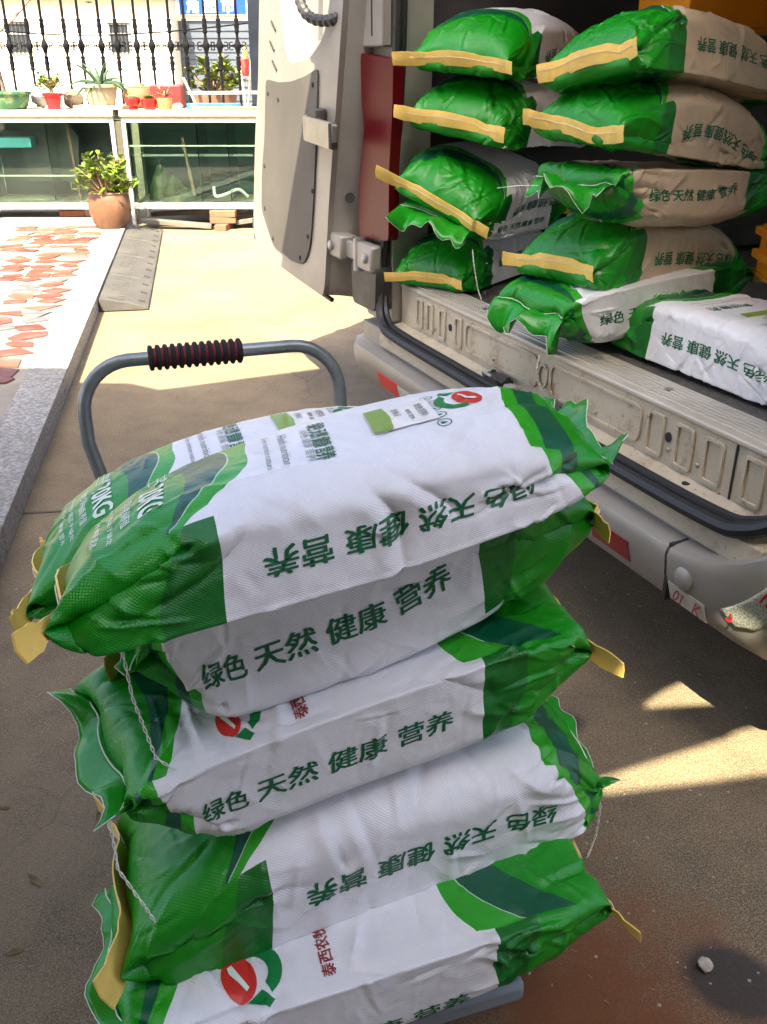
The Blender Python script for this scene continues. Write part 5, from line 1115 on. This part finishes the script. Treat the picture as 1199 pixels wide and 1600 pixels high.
for j in range(46):
    a = q.uniform(0, 6.28); r = q.uniform(0.0, 0.06); mb = MB(); leaf_mesh(mb, Vector((r*math.cos(a), r*math.sin(a), 0.10+q.uniform(0, 0.07))), Vector((math.cos(a), math.sin(a), q.uniform(.1, 1.4))), 0.042, 0.013); mb.build('leaf', M_RLEAF, p_, smooth=True)
# odds and ends on the right half of the counter
bg_ = MB(); q = random.Random(3); pts_ = [(-1.80, 9.22), (-1.66, 9.16), (-1.50, 9.20), (-1.36, 9.18), (-1.30, 9.30), (-1.44, 9.36), (-1.62, 9.34), (-1.78, 9.32)]
bg_.prism(rounded(pts_, 0.03), ZT, ZT+0.05, axis='z'); bg_ = bg_.build('plastic_bag', mat('blue plastic bag', (0.04, 0.22, 0.38), 0.3, 0, 0.5, 14, 0.6, 18, dirt=(0.30, 0.38, 0.42)), None, bevel=0.018, seg=3); tag(bg_, 'crumpled blue plastic bag lying on the counter', 'bag')
dsh = MB(); dsh.lathe([(0.0, 0.006), (0.16, 0.006), (0.20, 0.026), (0.205, 0.024), (0.165, 0.0), (0.0, 0.0)], (0, 0, 0), 28, caps=False); dsh = dsh.build('tray', mat('pale oval tray', (0.34, 0.31, 0.23), 0.5), None, smooth=True); dsh.location = (-1.42, 9.20, ZT); dsh.scale = (1.5, 0.35, 1); tag(dsh, 'pale oval tray at the front of the counter', 'tray')
rs = MB(); rs.bar((-1.90, 9.72, 1.165), (-0.72, 9.72, 1.175), 0.05, 0.03); tag(rs.build('metal_rail', mat('grey metal rail', (0.30, 0.30, 0.30), 0.4, 0.5), None), 'grey metal rail along the back of the right counter', 'rail')
mb = MB(); mb.bar((-1.78, 9.60, 1.08), (-1.88, 9.62, 1.30), 0.022, 0.014); tag(mb.build('stick', mat('pale stick', (0.62, 0.48, 0.30), 0.7), None), 'pale flat stick leaning behind the counter', 'stick')
stone('shell', 'pale shell lying beside the patterned pot', (-1.87, 9.19, ZT), 0.045, (0.48, 0.42, 0.30), 'shell')
for x, lab_, cx in ((-3.19, 'folded white cloth bundle behind the red pot, on its left', (0.36, 0.35, 0.34)), (-2.90, 'lumpy brown stone behind the red pot, on its right', (0.12, 0.085, 0.06))):
    stone('bundle' if x < -3 else 'stone', lab_, (x, 9.50, ZT), 0.105, cx, 'bundle' if x < -3 else 'stone', 0.9)
# green plants and a red toy windmill fork beyond the fence
M_HEDGE = leaf_mat('yellow green leaf', (0.13, 0.17, 0.02))
pb = pot('potted_shrub', 'yellow green shrub in a brown trough beyond the fence', 'shrub', (-1.72, 10.35, 1.0), [(0.20, 0), (0.24, 0.16), (0.22, 0.16)], mat('brown trough', (0.20, 0.10, 0.06), 0.8), 0.14, 0.22); bush(pb, (0, 0, 0.16), 0.28, 0.34, 270, M_HEDGE, 0.085, 0.03, 8, stems=26)
tag(MB().box(-2.1, -0.6, 10.1, 10.7, 0, 0.998).build('garden_wall', mat('pale rendered wall', (0.36, 0.33, 0.27), 0.8), None, bevel=0.01), 'low pale wall carrying the shrub trough beyond the fence', 'wall')
fk = thing('garden_fork', 'pale two legged wooden stand with a red cup, beyond the fence by the post', 'stand', (-1.36, 10.02, 1.0))
M_PALE = mat('pale wood', (0.66, 0.54, 0.36), 0.7)
fk.location = (-1.36, 10.15, 0.998)
MB().bar((-0.02, 0, 0.0), (-0.055, 0, 0.46), 0.022, 0.016).build('leg', M_PALE, fk); MB().bar((0.0, 0, 0.0), (0.055, 0, 0.46), 0.022, 0.016).build('leg', M_PALE, fk)
MB().lathe([(0.035, 0.31), (0.052, 0.36), (0.056, 0.46), (0.0, 0.462)], (0, 0.03, 0), 12).build('cup', mat('red cup', (0.55, 0.07, 0.06), 0.4), fk, smooth=True); MB().lathe([(0.022, 0.46), (0.03, 0.53), (0.012, 0.58)], (0, 0.03, 0), 10).build('knob', mat('yellow knob', (0.60, 0.50, 0.10), 0.5), fk, smooth=True)

# ------------------------------------------------------------------ wrought iron fence
M_IRON = mat('black painted iron', (0.005, 0.005, 0.006), 0.5, 0.0, 0.3, 20, spec=0.12)
FY = 9.93
fen = thing('fence', 'black wrought iron fence with twisted bars and scroll band behind the tanks', 'fence', (-2.4, FY, 0))
bars = [0, 21, 49, 72, 100, 121, 151, 172, 200, 222, 249, 270, 296, 317, 345, 364]
def knot(z0): return [(0.013, z0-0.065), (0.024, z0-0.055), (0.019, z0-0.03), (0.025, z0), (0.018, z0+0.03), (0.024, z0+0.055), (0.013, z0+0.065)]
bar0 = MB(); pr_ = [(0.013, 0.95), (0.026, 1.005), (0.026, 1.03), (0.013, 1.06)]+knot(1.42)+[(0.014, 1.50)]+[(0.028, 1.545), (0.034, 1.57), (0.028, 1.595), (0.014, 1.63)]+knot(1.74)+[(0.013, 2.3)]
bar0.lathe(pr_, (0, 0, 0), 8); b0 = None
scm = None
for k in range(-6, len(bars)+6):
    if 0 <= k < len(bars): x = (bars[k]+8-599.5)/145.2*1.0
    elif k < 0: x = (bars[0]+8-599.5)/145.2+0.172*k
    else: x = (bars[-1]+8-599.5)/145.2+0.172*(k-len(bars)+1)
    if x > -1.35: continue
    if b0 is None: b0 = bar0.build('bar', M_IRON, fen, smooth=True); o = b0
    else: o = bpy.data.objects.new('bar', b0.data); COL.objects.link(o); o.parent = fen
    o.location = (x+2.4, 0, 0)
    if scm is None:
        s_ = MB()
        for sx in (-1, 1):
            for sz in (-1, 1):
                P = [(sx*0.022, 0, sz*0.012)]
                for j in range(10): a = -2.2+j*0.52; P.append((sx*(0.060+0.020*math.cos(a)), 0, sz*(0.018+0.016*math.sin(a))))
                s_.tube(P, 0.0062, 5)
        o2 = s_.build('scroll', M_IRON, fen, smooth=True); scm = o2.data
    else: o2 = bpy.data.objects.new('scroll', scm); COL.objects.link(o2); o2.parent = fen
    o2.location = (x+2.4, 0, 1.57)
for z in (0.93, 2.28): MB().box(-3.0, 1.06, -0.018, 0.018, z, z+0.035).build('rail', M_IRON, fen)
gp = thing('gate_post', 'thick dark blue square gate post at the end of the fence', 'post', (-1.22, FY-0.02, 0)); MB().box(-0.055, 0.055, -0.055, 0.055, 0, 2.5).build('post_shaft', mat('dark blue paint', (0.006, 0.009, 0.016), 0.35), gp, bevel=0.006)
MB().box(-0.060, 0.060, -0.060, 0.060, 1.02, 1.06).build('post_collar', M_IRON, gp)

# ------------------------------------------------------------------ houses across the road
HB = thing('house', 'cream rendered house with small dark windows beyond the fence', 'house', (-9.0, 30.0, 0))
M_CREAM = mat('cream render', (0.74, 0.70, 0.58), 0.85, 0, 0.06, 0.6)
MB().box(-4.5, 2.92, 0, 7, 0, 3.05).build('wall', M_CREAM, HB)
MB().box(-4.7, 3.05, -0.35, 7.2, 3.05, 3.16).build('eave', mat('pale blue eave', (0.45, 0.50, 0.58), 0.6), HB)
rfm = mat('grey roof tile', (0.24, 0.25, 0.28), 0.8); rf = MB().add([(-4.7, -0.35, 3.165), (3.05, -0.35, 3.165), (3.05, 3.4, 4.6), (-4.7, 3.4, 4.6), (-4.7, 7.2, 3.165), (3.05, 7.2, 3.165)], [(0, 1, 2, 3), (3, 2, 5, 4), (0, 3, 4), (1, 5, 2), (0, 4, 5, 1)]).build('roof', rfm, HB)
for k in range(52): 
    mb = MB(); x = -4.62+k*0.148; mb.tube([(x, -0.37, 3.20), (x, 3.3, 4.60)], 0.05, 6); mb.build('roof_tile', rfm, rf)
M_DGL = mat('dark window glass', (0.035, 0.04, 0.045), 0.1, 0, 0.3, 1)
for x0, x1, z0, z1 in ((-1.80, -1.16, 1.65, 2.48), (1.10, 1.72, 1.65, 2.46)):
    f_ = MB(); f_.prism([(x0, z0), (x1, z0), (x1, z1), (x0, z1)], -0.06, -0.002, hole=[(x0+.05, z0+.05), (x1-.05, z0+.05), (x1-.05, z1-.05), (x0+.05, z1-.05)]); f_ = f_.build('window', mat('grey window frame', (0.22, 0.22, 0.22), 0.6), HB)
    MB().box(x0+.05, x1-.05, -0.030, -0.004, z0+.05, z1-.05).build('pane', M_DGL, f_); MB().box(x0+0.05, x1-0.05, -0.05, -0.032, (z0+z1)/2+.1, (z0+z1)/2+.15).build('mullion', f_.data.materials[0], f_)
    MB().box(x0-0.05, x1+0.05, -0.12, -0.003, z1+0.02, z1+0.08).build('lintel', M_CREAM, f_)
    for k in range(5): MB().box(x0+.09+k*(x1-x0-.18)/4-.008, x0+.09+k*(x1-x0-.18)/4+.008, -0.10, -0.085, z0, z1).build('window_bar', M_IRON, f_)
SH = thing('shop', 'grey fronted shop with a blue supermarket sign beyond the fence', 'shop', (-5.0, 31.0, 0))
MB().box(-1.05, 1.45, 0, 6, 0, 2.55).build('wall', mat('blue grey shutter', (0.060, 0.074, 0.098), 0.6, 0, 0.1, 1), SH)
for k in range(12): MB().box(-1.04, 1.44, -0.03, -0.002, 0.2+k*0.19, 0.2+k*0.19+0.02).build('shutter_rib', mat('shutter rib', (0.05, 0.062, 0.082), 0.6) if k == 0 else bpy.data.materials['shutter rib'], SH)
MB().box(-1.3, 1.7, -0.05, 6, 2.551, 2.70).build('fascia', M_CREAM, SH); MB().box(-1.25, 1.65, 0.5, 6, 2.70, 4.2).build('parapet', mat('pale parapet', (0.78, 0.80, 0.80), 0.8), SH)
sg = tag(MB().box(-5.95, -4.02, 30.80, 30.93, 2.715, 3.16).build('shop_sign', mat('blue sign face', (0.0, 0.045, 0.33), 0.35, 0, 0.06, 2), None, bevel=0.01), 'blue shop sign with white Chinese characters', 'sign')
sgt = flat_text('lettering', '角 超 市', 0.40, mat('white sign letters', (0.85, 0.86, 0.88), 0.4), sg, (-5.05, 30.79, 2.94), (R(90), 0, 0), 0.035)
wr = MB(); wr.tube(smooth_path([(-12, 28, 2.35), (-9, 28, 2.12), (-6.5, 28, 2.14), (-3.5, 28, 2.40), (-1, 28, 2.75)], 6), 0.02, 5); tag(wr.build('power_cable', M_IRON, None, smooth=True), 'thin black cable sagging in front of the cream house', 'cable')
tk = thing('tree', 'bare leaning tree trunk at the left edge beyond the fence', 'tree', (-4.02, 10.6, 0)); tb = mat('grey brown bark', (0.22, 0.16, 0.12), 0.9, 0, 0.3, 14, 0.5, 30)
MB().tube([(0.10, 0, 0), (0.04, 0, 1.0), (-0.06, 0.0, 1.9), (-0.1, 0.1, 3.2)], [0.09, 0.075, 0.06, 0.045], 10).build('trunk', tb, tk, smooth=True)
for a, b in (((-0.02, 0, 1.62), (0.55, 0.1, 2.1)), ((0.0, 0, 1.75), (0.3, 0, 2.5)), ((-0.06, 0, 1.9), (-0.6, 0, 2.6))): MB().tube([a, ((a[0]+b[0])/2, .03, (a[2]+b[2])/2-.04), b], [0.022, 0.015, 0.008], 6).build('branch', tb, tk, smooth=True)
crm = MB(); q = random.Random(8)
for k in range(900):
    v = Vector((q.gauss(0, .9), q.gauss(0, .9), 3.6+q.gauss(0, .55))); leaf_mesh(crm, v, Vector((q.uniform(-1, 1), q.uniform(-1, 1), q.uniform(-.6, .6))), 0.11, 0.035)
crm.build('crown', leaf_mat('street tree leaf', (0.07, 0.11, 0.03)), tk)

# ------------------------------------------------------------------ unseen building added behind the photographer: roof outline shaped to shade the near yard
RB = thing('shade_building', 'unseen building added behind the photographer, its flat roof cut to shade the yard', 'building', (0, -6, 0))
hz = 5.0; sh = hz/math.tan(SUN_EL); dx, dy = SUN_AZ[0]*sh, SUN_AZ[1]*sh
def up(p): return (p[0]+dx, p[1]+dy+6)
edge = [(-9, 4.62), (-1.25, 4.37), (-1.09, 4.27), (-0.13, 4.71), (0.75, 5.1), (1.25, 5.3), (1.28, 2.02), (9, 2.7), (9, -6), (-9, -6)]  # wanted shade edge on the ground, carried up to the added roof
wedge = [(0.45, 1.575), (0.80, 1.72), (0.835, 1.745), (0.96, 1.79), (0.97, 1.597), (0.85, 1.58), (0.47, 1.515)]
tri = [(0.62, 1.812), (0.655, 1.86), (0.70, 1.90), (0.76, 1.938), (0.788, 1.925), (0.834, 1.832)]  # this and the wedge are gaps cut so sun patches fall through
rm = MB(); rm.prism([up(p) for p in edge], hz, hz+0.03, axis='z', hole=[[up(p) for p in tri], [up(p) for p in wedge]]); rm.build('roof', mat('grey shade slab', (0.22, 0.21, 0.20), 0.8), RB)  # roof of the added building, there for its shade
MB().box(-9, 11, -12, 0.5, 0, hz-0.01).build('wall', mat('added shade building render', (0.32, 0.29, 0.25), 0.85, 0, 0.06, 1), RB)  # body of the added unseen building
for x in (-7, -3.5, 0, 3.5, 7):
    for z in (0.9, 3.0):
        f_ = MB().box(x-0.8, x+0.8, 0.5, 0.56, z, z+1.3).build('window', M_WFRAME, RB); MB().box(x-0.72, x+0.72, 0.562, 0.57, z+.08, z+1.22).build('pane', M_DGL, f_)  # windows of the added unseen building
